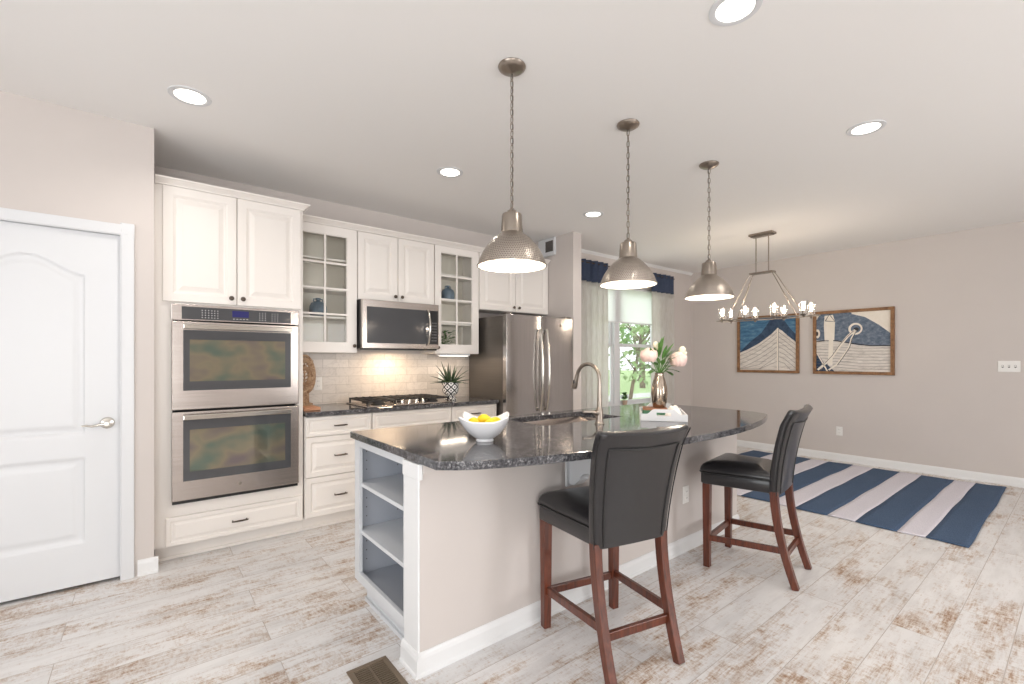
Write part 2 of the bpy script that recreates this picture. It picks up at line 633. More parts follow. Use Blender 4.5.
def obj(name, mb, mats, parent=None, local=False, smooth=None, bevel=0, seg=2, label=None, cat=None, group=None, kind=None, solid=0, subs=0, origin=None):
    """link a builder as ONE mesh object. World coordinates unless local."""
    if not isinstance(mats, (list, tuple)):
        mats = [mats]
    vs = [Vector(p) for p in mb.v]
    loc = Vector((0, 0, 0))
    if parent is not None:
        if not local:
            r = root_loc(parent)
            vs = [p - r for p in vs]
    else:
        if origin is None:
            xs = [p.x for p in vs]; ys = [p.y for p in vs]; zs = [p.z for p in vs]
            loc = Vector(((min(xs) + max(xs)) / 2, (min(ys) + max(ys)) / 2, min(zs)))
        else:
            loc = Vector(origin)
        vs = [p - loc for p in vs]
    me = bpy.data.meshes.new(name)
    me.from_pydata([tuple(p) for p in vs], [], mb.f)
    for m in mats:
        me.materials.append(M[m] if isinstance(m, str) else m)
    for p, k in zip(me.polygons, mb.mi):
        p.material_index = k
    bm = bmesh.new()
    bm.from_mesh(me)
    bmesh.ops.recalc_face_normals(bm, faces=bm.faces)
    bm.to_mesh(me)
    bm.free()
    if smooth is not None:
        for p in me.polygons:
            p.use_smooth = True
        me.set_sharp_from_angle(angle=math.radians(smooth))
    o = bpy.data.objects.new(name, me)
    COL.objects.link(o)
    o.location = loc
    if parent is not None:
        o.parent = parent
    if solid:
        md = o.modifiers.new('solid', 'SOLIDIFY')
        md.thickness = solid
        md.offset = 0
    if bevel:
        md = o.modifiers.new('bevel', 'BEVEL')
        md.width = bevel
        md.segments = seg
        md.limit_method = 'ANGLE'
        md.angle_limit = math.radians(40)
    if subs:
        md = o.modifiers.new('subs', 'SUBSURF')
        md.levels = subs
        md.render_levels = subs
    tag(o, label, cat, group, kind)
    return o


def tag(o, label=None, cat=None, group=None, kind=None):
    if label: o['label'] = label
    if cat: o['category'] = cat
    if group: o['group'] = group
    if kind: o['kind'] = kind
    return o


def thing(name, label, cat, loc=(0, 0, 0), rz=0.0, group=None, kind=None):
    o = bpy.data.objects.new(name, None)
    o.empty_display_size = 0.1
    COL.objects.link(o)
    o.location = loc
    o.rotation_euler = (0, 0, rz)
    return tag(o, label, cat, group, kind)


def copy_tree(o, parent=None):
    c = o.copy()
    COL.objects.link(c)
    if parent is not None:
        c.parent = parent
    for ch in list(o.children):
        copy_tree(ch, c)
    return c


def dup(o, loc, rz, label, group=None):
    c = copy_tree(o)
    c.location = loc
    c.rotation_euler = (0, 0, rz)
    c['label'] = label
    if group:
        c['group'] = group
    return c


# ------------------------------------------------------------------ room shell
H = 2.74
XL, XR, YB = -2.6, 7.06, -3.6
YP, YK, YW = 3.60, 4.28, 4.11          # pantry wall, kitchen wall, window wall
T = 0.12
obj('floor', MB().box(XL - T, XR + T, YB - T, YK + 0.2, -0.1, 0), 'floor', kind='structure', origin=(0, 0, 0))
obj('ceiling', MB().box(XL - T, XR + T, YB - T, YK + 0.2, H, H + 0.1), 'ceiling', kind='structure')

# pantry wall with a door opening
dx0, dx1, dtop = -0.905, -0.112, 2.06
w = MB().box(XL, dx0, YP, YP + T, 0, H).box(dx0, dx1, YP, YP + T, dtop, H).box(dx1, 0.04, YP, YP + T, 0, H)
w.box(-0.08, 0.04, YP + T, YK, 0, H)
obj('wall_pantry', w, 'wall', kind='structure')
obj('wall_kitchen', MB().box(0.04, 3.72, YK, YK + 0.17, 0, H), 'wall', kind='structure')
obj('wall_fridge', MB().box(3.72, 3.85, 3.58, YK + 0.17, 0, H), 'wall', kind='structure')
wx0, wx1, wz0, wz1 = 4.42, 6.16, 0.66, 2.36
w = MB().box(3.85, wx0, YW, YW + 0.15, 0, H).box(wx1, XR, YW, YW + 0.15, 0, H)
w.box(wx0, wx1, YW, YW + 0.15, 0, wz0).box(wx0, wx1, YW, YW + 0.15, wz1, H)
obj('wall_back', w, 'wall', kind='structure')
obj('wall_right', MB().box(XR, XR + T, YB, YW + 0.15, 0, H), 'wall', kind='structure')
w = MB()
ops = [(-2.3, -0.1), (2.75, 4.15)]
xs = [XL - T] + [c for o_ in ops for c in o_] + [XR + T]
for i in range(0, len(xs), 2):
    w.box(xs[i], xs[i + 1], YB - T, YB, 0, H)
for a, b in ops:
    w.box(a, b, YB - T, YB, 2.45, H).box(a, b, YB - T, YB, 0, 0.25)
obj('wall_rear', w, 'wall', kind='structure')
w = MB().box(XL - T, XL, YB, -0.95, 0, H).box(XL - T, XL, 1.35, YP + T, 0, H).box(XL - T, XL, -0.95, 1.35, 2.45, H).box(XL - T, XL, -0.95, 1.35, 0, 0.25)
w.box(XL - T, XL, YP + T, YK + 0.2, 0, H)  # wall run on, unseen, to shut the light leak behind the pantry
obj('wall_left', w, 'wall', kind='structure')
obj('wall_light_block', MB().box(XL, -0.08, YK + 0.08, YK + 0.2, 0, H).box(-0.08, 0.04, YK, YK + 0.2, 0, H), 'wall', kind='structure')  # unseen closet shell, added to stop light leaking under the pantry door


def baseboard(name, segs):
    """segs: list of (p0, p1, outward normal)"""
    mb = MB()
    for (a, b, nrm) in segs:
        a = Vector((*a, 0)); b = Vector((*b, 0)); n = Vector((*nrm, 0))
        prof = [(0, 0), (0.018, 0), (0.018, 0.012), (0.013, 0.018), (0.013, 0.070), (0.009, 0.084), (0.004, 0.093), (0, 0.095)]
        rings = [[tuple(q + n * o + Vector((0, 0, z))) for o, z in prof] for q in (a, b)]
        mb.loops(rings)
    return obj(name, mb, 'trim', kind='structure')


baseboard('baseboard_right', [((XR, YW), (XR, YB), (-1, 0))])
baseboard('baseboard_back', [((3.85, YW), (XR, YW), (0, -1))])
baseboard('baseboard_pantry', [((-0.040, YP), (0.06, YP), (0, -1)), ((XL, YP), (dx0 - 0.07, YP), (0, -1))])
baseboard('baseboard_fridge', [((3.72, 3.58), (3.85, 3.58), (0, -1)), ((3.85, 3.58), (3.85, YW), (1, 0))])
# slim white strip along the top of the window wall
obj('trim_1', MB().poly_prism([(YW, H), (YW - 0.035, H), (YW - 0.03, H - 0.012), (YW - 0.01, H - 0.03), (YW, H - 0.035)], 'x', 3.85, XR), 'trim', kind='structure')

# pantry door with casing
dr = thing('door_1', 'white two-panel arched pantry door with nickel lever', 'door', ((dx0 + dx1) / 2, YP, 0))
dr['kind'] = 'structure'
ca = MB()
cp = [(0, 0), (0.0, 0.012), (0.008, 0.018), (0.03, 0.016), (0.055, 0.02), (0.064, 0.018), (0.066, 0)]
for side in (0, 1):
    xx = dx1 if side else dx0
    sg = 1 if side else -1
    rings = [[(xx + sg * (-0.008 + o), YP - d, z) for o, d in cp] for z in (0, dtop + 0.066 * 1)]
    ca.loops(rings)
rings = [[(x, YP - d, dtop - 0.008 + o) for o, d in cp] for x in (dx0 - 0.058, dx1 + 0.058)]
ca.loops(rings)
ca.box(dx1 - 0.004, dx1 - 0.0, YP, YP + T, 0, dtop).box(dx0, dx0 + 0.004, YP, YP + T, 0, dtop).box(dx0, dx1, YP, YP + T, dtop - 0.004, dtop)
obj('door_casing', ca, 'white', dr, smooth=30)
ex0, ex1, ez0, ez1 = dx0 + 0.008, dx1 - 0.008, 0.018, dtop - 0.008
pcx = (ex0 + ex1) / 2


def door_depth(x, z):
    d = -1
    a0, a1 = ex0 + 0.15, ex1 - 0.155
    hw = (a1 - a0) / 2
    # lower panel
    dl = min(x - a0, a1 - x, z - 0.262, 0.745 - z)
    u = (x - pcx) / hw
    arch = 0.095 * (0.5 + 0.5 * math.cos(PI * max(-1, min(1, u))))
    du = min(x - a0, a1 - x, z - 0.885, 1.80 + arch - z)
    d = max(dl, du)
    if d < 0:
        return 0
    if d < 0.012:
        return 0.009 * math.sin(d / 0.012 * PI / 2)
    if d < 0.03:
        return 0.009
    if d < 0.05:
        return 0.009 - 0.006 * (d - 0.03) / 0.02
    return 0.003


nx, nz = 120, 220
db = MB()
db.grid(lambda u, v: (ex0 + (ex1 - ex0) * u, YP + 0.012 + door_depth(ex0 + (ex1 - ex0) * u, ez0 + (ez1 - ez0) * v), ez0 + (ez1 - ez0) * v), nx, nz)
db.box(ex0, ex1, YP + 0.022, YP + 0.05, ez0, ez1)
slab = obj('door_slab', db, 'white', dr, smooth=35)
hd = MB()
hx, hz = -0.178, 0.94
hd.lathe([(0.034, 0.012), (0.034, 0.006), (0.028, -0.004), (0.014, -0.008), (0.012, -0.04), (0.016, -0.05), (0.012, -0.06)], (hx, YP, hz), 24, axis='y')
hd.tube([(hx, YP - 0.05, hz), (hx - 0.03, YP - 0.053, hz - 0.003), (hx - 0.065, YP - 0.05, hz - 0.010), (hx - 0.09, YP - 0.047, hz - 0.004), (hx - 0.108, YP - 0.045, hz - 0.006)], [0.010, 0.008, 0.0065, 0.006, 0.004], 10)
obj('door_lever', hd, 'chrome', dr, smooth=40, label='nickel lever handle')
obj('latch_plate', MB().box(dx1 - 0.007, dx1 + 0.002, YP - 0.0125, YP + 0.01, 0.90, 0.98), 'chrome', dr, label='nickel strike plate')


# windows added in the unseen rear and left walls to let light in
def glazed(name, a, b, horizontal, c):
    r = thing(name, 'large unseen opening added to let light in', 'window', kind='structure')
    f = MB()
    bars = [(a, a + 0.06), ((a + b) / 2 - 0.04, (a + b) / 2 + 0.04), (b - 0.06, b)]
    zb = [(0.25, 0.32), (2.38, 2.45)]
    y0, y1 = c
    for p, q in bars:
        f.box(*((p, q, y0, y1) if horizontal else (y0, y1, p, q)), 0.25, 2.45)
    for p, q in zb:
        f.box(*((a, b, y0, y1) if horizontal else (y0, y1, a, b)), p, q)
    obj('window_frame', f, 'white', r)
    del r['label'], r['category']
    return r


glazed('added_window_2', -2.3, -0.1, True, (YB - 0.09, YB - 0.03))
glazed('added_window_3', 2.75, 4.15, True, (YB - 0.09, YB - 0.03))
glazed('added_window_4', -0.95, 1.35, False, (XL - 0.09, XL - 0.03))

# dining window: twin double-hung unit
wn = thing('window_1', None, None, ((wx0 + wx1) / 2, YW, wz0), kind='structure')
fr = MB()
mx0, mx1 = 5.115, 5.225
y0, y1 = YW + 0.03, YW + 0.11
fr.box(wx0, wx0 + 0.05, y0, y1, wz0, wz1).box(wx1 - 0.05, wx1, y0, y1, wz0, wz1).box(mx0, mx1, y0 - 0.01, y1, wz0, wz1)
fr.box(wx0 + 0.05, mx0, y0, y1, wz1 - 0.05, wz1).box(mx1, wx1 - 0.05, y0, y1, wz1 - 0.05, wz1)
fr.box(wx0 + 0.05, mx0, y0, y1, wz0, wz0 + 0.03).box(mx1, wx1 - 0.05, y0, y1, wz0, wz0 + 0.03)
obj('window_frame', fr, 'white', wn, bevel=0.003)
for a, b in ((wx0 + 0.05, mx0), (mx1, wx1 - 0.05)):
    for lo, hi, yy in ((wz0 + 0.03, 1.535, YW + 0.045), (1.50, wz1 - 0.05, YW + 0.075)):
        s_ = MB()
        s_.box(a, a + 0.042, yy, yy + 0.03, lo, hi).box(b - 0.042, b, yy, yy + 0.03, lo, hi)
        s_.box(a + 0.042, b - 0.042, yy, yy + 0.03, lo, lo + 0.045).box(a + 0.042, b - 0.042, yy, yy + 0.03, hi - 0.038, hi)
        so = obj('sash', s_, 'white', wn, bevel=0.002)
        obj('pane', MB().box(a + 0.04, b - 0.04, yy + 0.012, yy + 0.016, lo + 0.04, hi - 0.035), 'glass', so)
obj('window_sill', MB().box(wx0 - 0.05, wx1 + 0.05, YW - 0.05, YW + 0.05, wz0 - 0.03, wz0 + 0.004).box(wx0 - 0.03, wx1 + 0.03, YW - 0.018, YW, wz0 - 0.1, wz0 - 0.03), 'white', wn, bevel=0.004)

# ------------------------------------------------------------------ kitchen cabinets
DP = [(0.0, 0.003), (0.003, 0.0), (0.054, 0.0), (0.058, 0.004), (0.063, 0.005), (0.067, 0.011), (0.077, 0.0115), (0.102, 0.003), (0.104, 0.0015)]
HP = [(0.0, 0.003), (0.003, 0.0), (0.024, 0.0), (0.028, 0.007), (0.036, 0.0085), (0.050, 0.002), (0.052, 0.001)]


def knob(parent, x, y, z):
    mb = MB().lathe([(0.006, 0.0), (0.006, -0.012), (0.013, -0.016), (0.016, -0.022), (0.014, -0.028), (0.006, -0.031)], (x, y, z), 18, axis='y')
    return obj('knob', mb, 'bronze', parent, smooth=40)


def pull(parent, x, y, z, wd=0.1):
    mb = MB()
    n = 10
    pts = [(x - wd / 2 + wd * i / n, y - 0.028 - 0.004 * math.sin(PI * i / n), z) for i in range(n + 1)]
    mb.tube(pts, [0.0045 + 0.002 * math.sin(PI * i / n) for i in range(n + 1)], 8)
    for sx in (-1, 1):
        mb.tube([(x + sx * wd * 0.42, y, z), (x + sx * wd * 0.42, y - 0.03, z)], 0.0045, 8)
    return obj('handle', mb, 'bronze', parent, smooth=40)


def panel_door(parent, x0, x1, z0, z1, y, kx=None, kz=None):
    d = obj('door', MB().ringpanel(x0, x1, z0, z1, y, DP), 'cabinet', parent)
    if kx is not None:
        knob(d, kx, y, kz)
    return d


def drawer(parent, x0, x1, z0, z1, y, small=True, handle=True):
    d = obj('drawer', MB().ringpanel(x0, x1, z0, z1, y, HP if small else DP[:2] + [(0.038, 0), (0.042, 0.005), (0.047, 0.008), (0.056, 0.008), (0.076, 0.002), (0.08, 0.001)]), 'cabinet', parent)
    if handle:
        pull(d, (x0 + x1) / 2, y, (z0 + z1) / 2)
    return d


def crown(parent, x0, x1, yf, yb, z, right=False, k=1.0):
    lv = [(0.0, 0), (0.008, 0), (0.008, 0.008), (0.016, 0.014), (0.032, 0.026), (0.042, 0.032), (0.048, 0.034), (0.048, 0.044)]
    rings = []
    for e, dz in lv:
        e *= k
        rings.append([(x0, yf - e, z + dz), (x1 + (e if right else 0), yf - e, z + dz), (x1 + (e if right else 0), yb, z + dz), (x0, yb, z + dz)])
    return obj('crown_molding', MB().loops(rings), 'cabinet', parent, smooth=25)


# tall oven cabinet
YF = 3.70                      # base / tall front plane
tc_ = thing('oven_cabinet', 'tall white cabinet housing the double wall oven beside the pantry wall', 'cabinet', (0.49, YF, 0))
c = MB()
fy = YF + 0.02
cb0 = fy + 0.021
c.box(0.045, 0.065, cb0, YK - 0.005, 0.10, 2.44).box(0.912, 0.932, cb0, YK - 0.005, 0.10, 2.44)
c.box(0.066, 0.911, cb0, YK - 0.026, 1.685, 1.70).box(0.066, 0.911, cb0, YK - 0.026, 2.42, 2.44).box(0.066, 0.911, cb0, YK - 0.026, 0.36, 0.375)
c.box(0.066, 0.911, YK - 0.025, YK - 0.005, 0.10, 2.44)
obj('carcass', c, 'cabinet', tc_)
c = MB()
c.box(0.041, 0.134, fy, fy + 0.02, 0.10, 2.44).box(0.886, 0.932, fy, fy + 0.02, 0.10, 2.44)
c.box(0.134, 0.886, fy, fy + 0.02, 0.10, 0.384).box(0.134, 0.886, fy, fy + 0.02, 1.676, 2.44)
obj('face_frame', c, 'cabinet', tc_)
panel_door(tc_, 0.083, 0.494, 1.69, 2.437, YF, 0.462, 1.735)
panel_door(tc_, 0.500, 0.914, 1.69, 2.437, YF, 0.532, 1.735)
drawer(tc_, 0.099, 0.925, 0.102, 0.288, YF)
crown(tc_, 0.045, 0.932, YF + 0.010, YK - 0.005, 2.44, right=True, k=0.85)
obj('toe_kick', MB().box(0.045, 0.94, 3.775, 3.79, 0, 0.10).box(0.045, 0.94, 3.765, 3.775, 0, 0.018), 'cabinet', tc_)

# double oven
ov = thing('wall_oven', 'stainless steel double wall oven built into the tall white cabinet', 'oven', (0.51, YF, 0.39))
ox0, ox1 = 0.137, 0.883
obj('oven_body', MB().box(ox0 + 0.01, ox1 - 0.01, YF + 0.001, YF + 0.5, 0.385, 1.672), 'rubber', ov)
oy = YF - 0.022
pn = obj('control_panel', MB().box(ox0 - 0.01, ox1 + 0.01, oy, YF + 0.001, 1.57, 1.675), 'steel', ov, bevel=0.003)
obj('lower_gap_strip', MB().box(ox0 - 0.005, ox1 + 0.005, YF - 0.012, YF + 0.0005, 0.372, 0.390), 'black', ov)  # black strip painted in for the shaded gap under the lower door
obj('display', MB().box(0.465, 0.565, oy - 0.0045, oy - 0.003, 1.605, 1.648), 'display', pn, label='blue clock display')
kb = MB().box(ox0 + 0.045, ox1 - 0.045, oy - 0.003, oy, 1.578, 1.66)
kb.k = 1
for gx, nc in ((0.29, 4), (0.63, 3), (0.71, 3), (0.36, 2)):
    for i in range(nc):
        for j in range(4):
            kb.box(gx + i * 0.018, gx + i * 0.018 + 0.006, oy - 0.004, oy - 0.003, 1.59 + j * 0.016, 1.594 + j * 0.016)
for i in range(5):
    kb.box(0.47 + i * 0.02, 0.48 + i * 0.02, oy - 0.004, oy - 0.003, 1.59, 1.594)
obj('touch_panel', kb, ['panelglass', 'print'], pn, label='dark control glass with pale key marks')
for z0, z1 in ((0.985, 1.562), (0.395, 0.972)):
    d = obj('oven_door', MB().ringpanel(ox0 - 0.008, ox1 + 0.008, z0, z1, oy - 0.012, [(0, 0.003), (0.003, 0), (0.02, 0)], back=0.03), 'steel', ov, bevel=0.002)
    fw = MB().box(ox0 + 0.052, ox1 - 0.048, oy - 0.015, oy - 0.012, z0 + 0.125, z1 - 0.055)
    obj('door_glass', fw, 'panelglass', d, bevel=0.001, label='dark glass surround')
    obj('oven_window', MB().box(ox0 + 0.087, ox1 - 0.087, oy - 0.0165, oy - 0.015, z0 + 0.185, z1 - 0.118), 'ovenglass', d, label='reflective viewing window')
    hb = MB().box(ox0 + 0.05, ox1 - 0.05, oy - 0.062, oy - 0.045, z1 - 0.05, z1 - 0.018)
    for sx in (ox0 + 0.06, ox1 - 0.085):
        hb.box(sx, sx + 0.025, oy - 0.045, oy - 0.012, z1 - 0.045, z1 - 0.023)
    obj('handle', hb, 'chrome', d, bevel=0.005)
    if z0 < 0.5:
        obj('badge', MB().lathe([(0.011, 0), (0.011, -0.002)], (0.51, oy - 0.012, z0 + 0.062), 20, axis='y'), 'brushed', d)


def upper_carcass(parent, x0, x1, z0, z1, yf, shelves=()):
    c = MB()
    y0_ = yf + 0.02
    c.box(x0, x0 + 0.018, y0_, YK - 0.004, z0, z1).box(x1 - 0.018, x1, y0_, YK - 0.004, z0, z1)
    c.box(x0 + 0.018, x1 - 0.018, y0_, YK - 0.004, z0, z0 + 0.018).box(x0 + 0.018, x1 - 0.018, y0_, YK - 0.004, z1 - 0.018, z1)
    c.k = 1
    c.box(x0 + 0.018, x1 - 0.018, YK - 0.012, YK - 0.004, z0 + 0.018, z1 - 0.018)
    o = obj('carcass', c, ['cabinet', 'cab_inside'], parent)
    for z in shelves:
        obj('shelf', MB().box(x0 + 0.018, x1 - 0.018, y0_ + 0.03, YK - 0.012, z, z + 0.016), 'cabinet', parent, bevel=0.001)
    return o


YU = 3.98


def glass_door(parent, x0, x1, z0, z1, y, kx, rows, gx0, gx1, gz0, gz1):
    mb = MB()
    for a, b, cc, dd in ((x0, gx0, z0, z1), (gx1, x1, z0, z1), (gx0, gx1, z0, gz0), (gx0, gx1, gz1, z1)):
        mb.box(a, b, y, y + 0.02, cc, dd)
    # inner lip
    mb.box(gx0, gx0 + 0.006, y + 0.006, y + 0.02, gz0, gz1).box(gx1 - 0.006, gx1, y + 0.006, y + 0.02, gz0, gz1)
    mb.box(gx0 + 0.006, gx1 - 0.006, y + 0.006, y + 0.02, gz0, gz0 + 0.006).box(gx0 + 0.006, gx1 - 0.006, y + 0.006, y + 0.02, gz1 - 0.006, gz1)
    d = obj('door', mb, 'cabinet', parent, smooth=20)
    m = MB()
    gm = (gx0 + gx1) / 2
    m.box(gm - 0.008, gm + 0.008, y + 0.004, y + 0.018, gz0, gz1)
    for z in rows:
        m.box(gx0, gm - 0.008, y + 0.004, y + 0.018, z - 0.008, z + 0.008).box(gm + 0.008, gx1, y + 0.004, y + 0.018, z - 0.008, z + 0.008)
    obj('muntins', m, 'cabinet', d)
    obj('pane', MB().box(gx0, gx1, y + 0.0105, y + 0.0125, gz0, gz1), 'cabglass', d)
    knob(d, kx, y, 1.432)
    return d


ga = thing('glass_cabinet', 'white glass-front wall cabinet between the tall oven cabinet and the microwave', 'cabinet', (1.19, YU, 1.372), group='glass-front wall cabinets')
upper_carcass(ga, 0.934, 1.440, 1.372, 2.44, YU, (1.665, 1.90, 2.16))
glass_door(ga, 0.936, 1.438, 1.374, 2.437, YU, 1.412, (2.127, 1.912, 1.697), 0.988, 1.358, 1.456, 2.365)
crown(ga, 0.975, 1.4425, YU + 0.005, YK - 0.004, 2.44)
mc = thing('wall_cabinet', 'white two-door raised-panel wall cabinet directly above the microwave', 'cabinet', (1.82, YU, 1.842))
upper_carcass(mc, 1.445, 2.20, 1.842, 2.44, YU)
panel_door(mc, 1.449, 1.820, 1.845, 2.437, YU, 1.79, 1.89)
panel_door(mc, 1.826, 2.197, 1.845, 2.437, YU, 1.856, 1.89)
crown(mc, 1.4425, 2.2025, YU + 0.005, YK - 0.004, 2.44)
gb = thing('glass_cabinet', 'white glass-front wall cabinet between the microwave and the refrigerator', 'cabinet', (2.46, YU, 1.372), group='glass-front wall cabinets')
upper_carcass(gb, 2.205, 2.725, 1.372, 2.44, YU, (1.665, 1.90, 2.16))
glass_door(gb, 2.208, 2.722, 1.374, 2.437, YU, 2.235, (2.145, 1.912, 1.69), 2.275, 2.645, 1.46, 2.375)
crown(gb, 2.2025, 2.7275, YU + 0.005, YK - 0.004, 2.44)
fc = thing('wall_cabinet', 'short white two-door wall cabinet above the refrigerator', 'cabinet', (3.22, YU, 1.842))
upper_carcass(fc, 2.73, 3.715, 1.842, 2.44, YU)
panel_door(fc, 2.735, 3.219, 1.845, 2.437, YU, 3.185, 1.89)
panel_door(fc, 3.225, 3.712, 1.845, 2.437, YU, 3.26, 1.89)
crown(fc, 2.7275, 3.715, YU + 0.005, YK - 0.004, 2.44)

# base cabinets


def base_carcass(parent, x0, x1):
    obj('carcass', MB().box(x0, x1, YF + 0.02, YK - 0.004, 0.10, 0.878), 'cabinet', parent)
    obj('toe_kick', MB().box(x0, x1, 3.775, 3.79, 0, 0.10).box(x0, x1, 3.765, 3.775, 0, 0.018), 'cabinet', parent)


b1 = thing('base_cabinet', 'white three-drawer base cabinet right of the double oven', 'cabinet', (1.2, YF, 0))
base_carcass(b1, 0.942, 1.464)
drawer(b1, 0.946, 1.460, 0.722, 0.872, YF)
drawer(b1, 0.946, 1.460, 0.412, 0.716, YF, False)
drawer(b1, 0.946, 1.460, 0.105, 0.406, YF, False)
b2 = thing('base_cabinet', 'wide white base cabinet under the gas cooktop with a plain false drawer front', 'cabinet', (1.84, YF, 0))
base_carcass(b2, 1.466, 2.226)
drawer(b2, 1.470, 2.222, 0.722, 0.872, YF, True, False)
panel_door(b2, 1.470, 1.843, 0.105, 0.716, YF, 1.815, 0.67)
panel_door(b2, 1.849, 2.222, 0.105, 0.716, YF, 1.877, 0.67)
b3 = thing('base_cabinet', 'white base cabinet between the cooktop cabinet and the refrigerator', 'cabinet', (2.49, YF, 0))
base_carcass(b3, 2.228, 2.752)
drawer(b3, 2.232, 2.748, 0.722, 0.872, YF)
panel_door(b3, 2.232, 2.748, 0.105, 0.716, YF, 2.265, 0.67)
obj('countertop', MB().box(0.942, 2.755, 3.665, YK - 0.004, 0.879, 0.915), 'granite', bevel=0.004,
    label='speckled dark granite countertop along the kitchen wall under the cooktop', cat='countertop')
obj('trim_2', MB().box(0.945, 3.715, YK - 0.010, YK, 0.916, 1.371), 'tile', kind='structure', origin=(0, 0, 0))

# microwave
mw = thing('microwave', 'stainless over-the-range microwave under the wall cabinet', 'microwave', (1.82, 3.88, 1.405))
my = 3.885
obj('microwave_body', MB().box(1.450, 2.196, my + 0.03, YK - 0.012, 1.41, 1.838), 'black', mw, bevel=0.003)
d = obj('microwave_door', MB().ringpanel(1.450, 2.196, 1.412, 1.836, my, [(0, 0.003), (0.003, 0), (0.02, 0)], back=0.03), 'steel', mw)
obj('dark_window', MB().box(1.492, 2.165, my - 0.003, my, 1.458, 1.775), M['panelglass'], d, bevel=0.001, label='dark glass window')
h = MB()
pts = [(2.073, my - 0.012 - 0.045 * math.sin(PI * i / 12) ** 0.6, 1.452 + 0.325 * i / 12) for i in range(13)]
h.tube(pts, 0.011, 10)
obj('handle', h, 'chrome', d, smooth=50)
kb = MB().box(2.105, 2.185, my - 0.0045, my - 0.003, 1.458, 1.775)
kb.k = 1
for i in range(3):
    for j in range(7):
        kb.box(2.118 + i * 0.02, 2.126 + i * 0.02, my - 0.0052, my - 0.0045, 1.49 + j * 0.028, 1.494 + j * 0.028)
obj('control_strip', kb, ['black', 'print'], d, label='black control strip with key marks')
obj('grille', MB().box(1.455, 2.19, my + 0.035, my + 0.06, 1.400, 1.41), 'black', mw)
obj('task_lamp', MB().box(1.76, 1.90, my + 0.12, my + 0.18, 1.404, 1.41), 'bulb', mw, label='lit task lamp lens')
light('microwave_lamp', 'AREA', (1.83, my + 0.15, 1.398), 3.2, (1, 0.72, 0.45), (0.14, 0.05))
ul = thing('under_cabinet_light', 'slim white under-cabinet light below the glass cabinet by the refrigerator', 'light', (2.46, 4.05, 1.372))
obj('housing', MB().box(2.28, 2.63, 4.0, 4.08, 1.352, 1.371), 'white', ul, bevel=0.003)
obj('lens', MB().box(2.30, 2.61, 4.01, 4.07, 1.349, 1.352), 'lens', ul)
light('cabinet_lamp', 'AREA', (2.46, 4.04, 1.345), 1.0, (1, 0.8, 0.6), (0.3, 0.05))

# cooktop
ck = thing('cooktop', 'stainless gas cooktop with black grates set in the kitchen counter', 'cooktop', (1.82, 3.95, 0.915))
cx0, cx1, cy0, cy1 = 1.42, 2.235, 3.70, 4.20
obj('cooktop_tray', MB().ringpanel(0, 1, 0, 1, 0, [(0, 0)]) if False else MB().box(cx0, cx1, cy0, cy1, 0.9155, 0.927), 'steel', ck, bevel=0.004)
for bx, by, br_ in ((1.57, 3.83, 0.05), (1.57, 4.07, 0.04), (1.83, 4.02, 0.06), (2.09, 4.07, 0.04), (2.09, 3.83, 0.045)):
    obj('burner', MB().lathe([(br_ + 0.012, 0.927), (br_ + 0.01, 0.937), (br_, 0.938), (br_, 0.947), (br_ - 0.006, 0.95)], (bx, by, 0), 24), 'cast', ck, smooth=40)
for gx0, gx1 in ((cx0 + 0.02, 1.69), (1.70, 1.96), (1.97, cx1 - 0.02)):
    g = MB()
    gy0 = cy0 + 0.03 if gx0 != 1.70 else cy0 + 0.11
    gy1 = cy1 - 0.02
    for (a, b, c0, c1) in ((gx0, gx1, gy0, gy0 + 0.014), (gx0, gx1, gy1 - 0.014, gy1), (gx0, gx0 + 0.014, gy0, gy1), (gx1 - 0.014, gx1, gy0, gy1)):
        g.box(a, b, c0, c1, 0.955, 0.969)
    for k in range(1, 4):
        xx = gx0 + (gx1 - gx0) * k / 4
        g.box(xx - 0.005, xx + 0.005, gy0, gy1, 0.958, 0.973)
    ym = (gy0 + gy1) / 2
    g.box(gx0, gx1, ym - 0.006, ym + 0.006, 0.958, 0.972)
    for px_ in (gx0, gx1 - 0.014):
        for py_ in (gy0, gy1 - 0.014):
            g.box(px_, px_ + 0.014, py_, py_ + 0.014, 0.927, 0.957)
    obj('grate', g, 'cast', ck, bevel=0.002)
for i in range(5):
    kx = 1.695 + i * 0.068
    obj('control_knob', MB().lathe([(0.023, 0.927), (0.023, 0.932), (0.017, 0.936), (0.016, 0.958), (0.012, 0.962)], (kx, 3.765, 0), 20), 'chrome', ck, smooth=40)

# refrigerator
fg = thing('refrigerator', 'stainless french-door refrigerator between the kitchen counter and the wall end', 'refrigerator', (3.235, 3.9, 0))
fx0, fx1 = 2.772, 3.702
fyf = 3.56
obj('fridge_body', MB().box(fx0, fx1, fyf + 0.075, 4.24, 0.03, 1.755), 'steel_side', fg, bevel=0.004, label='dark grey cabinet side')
obj('base_grille', MB().box(fx0 + 0.01, fx1 - 0.01, fyf + 0.09, fyf + 0.12, 0.0, 0.03), 'black', fg)


def slabdoor(x0, x1, z0, z1):
    # gently bowed front
    n = 14
    out = [(x0, fyf + 0.07), (x1, fyf + 0.07)]
    pts = []
    for i in range(n + 1):
        u = i / n
        x = x1 + (x0 - x1) * u
        pts.append((x, fyf + 0.012 - 0.012 * (1 - (2 * u - 1) ** 4)))
    return MB().poly_prism(out + pts, 'z', z0, z1)


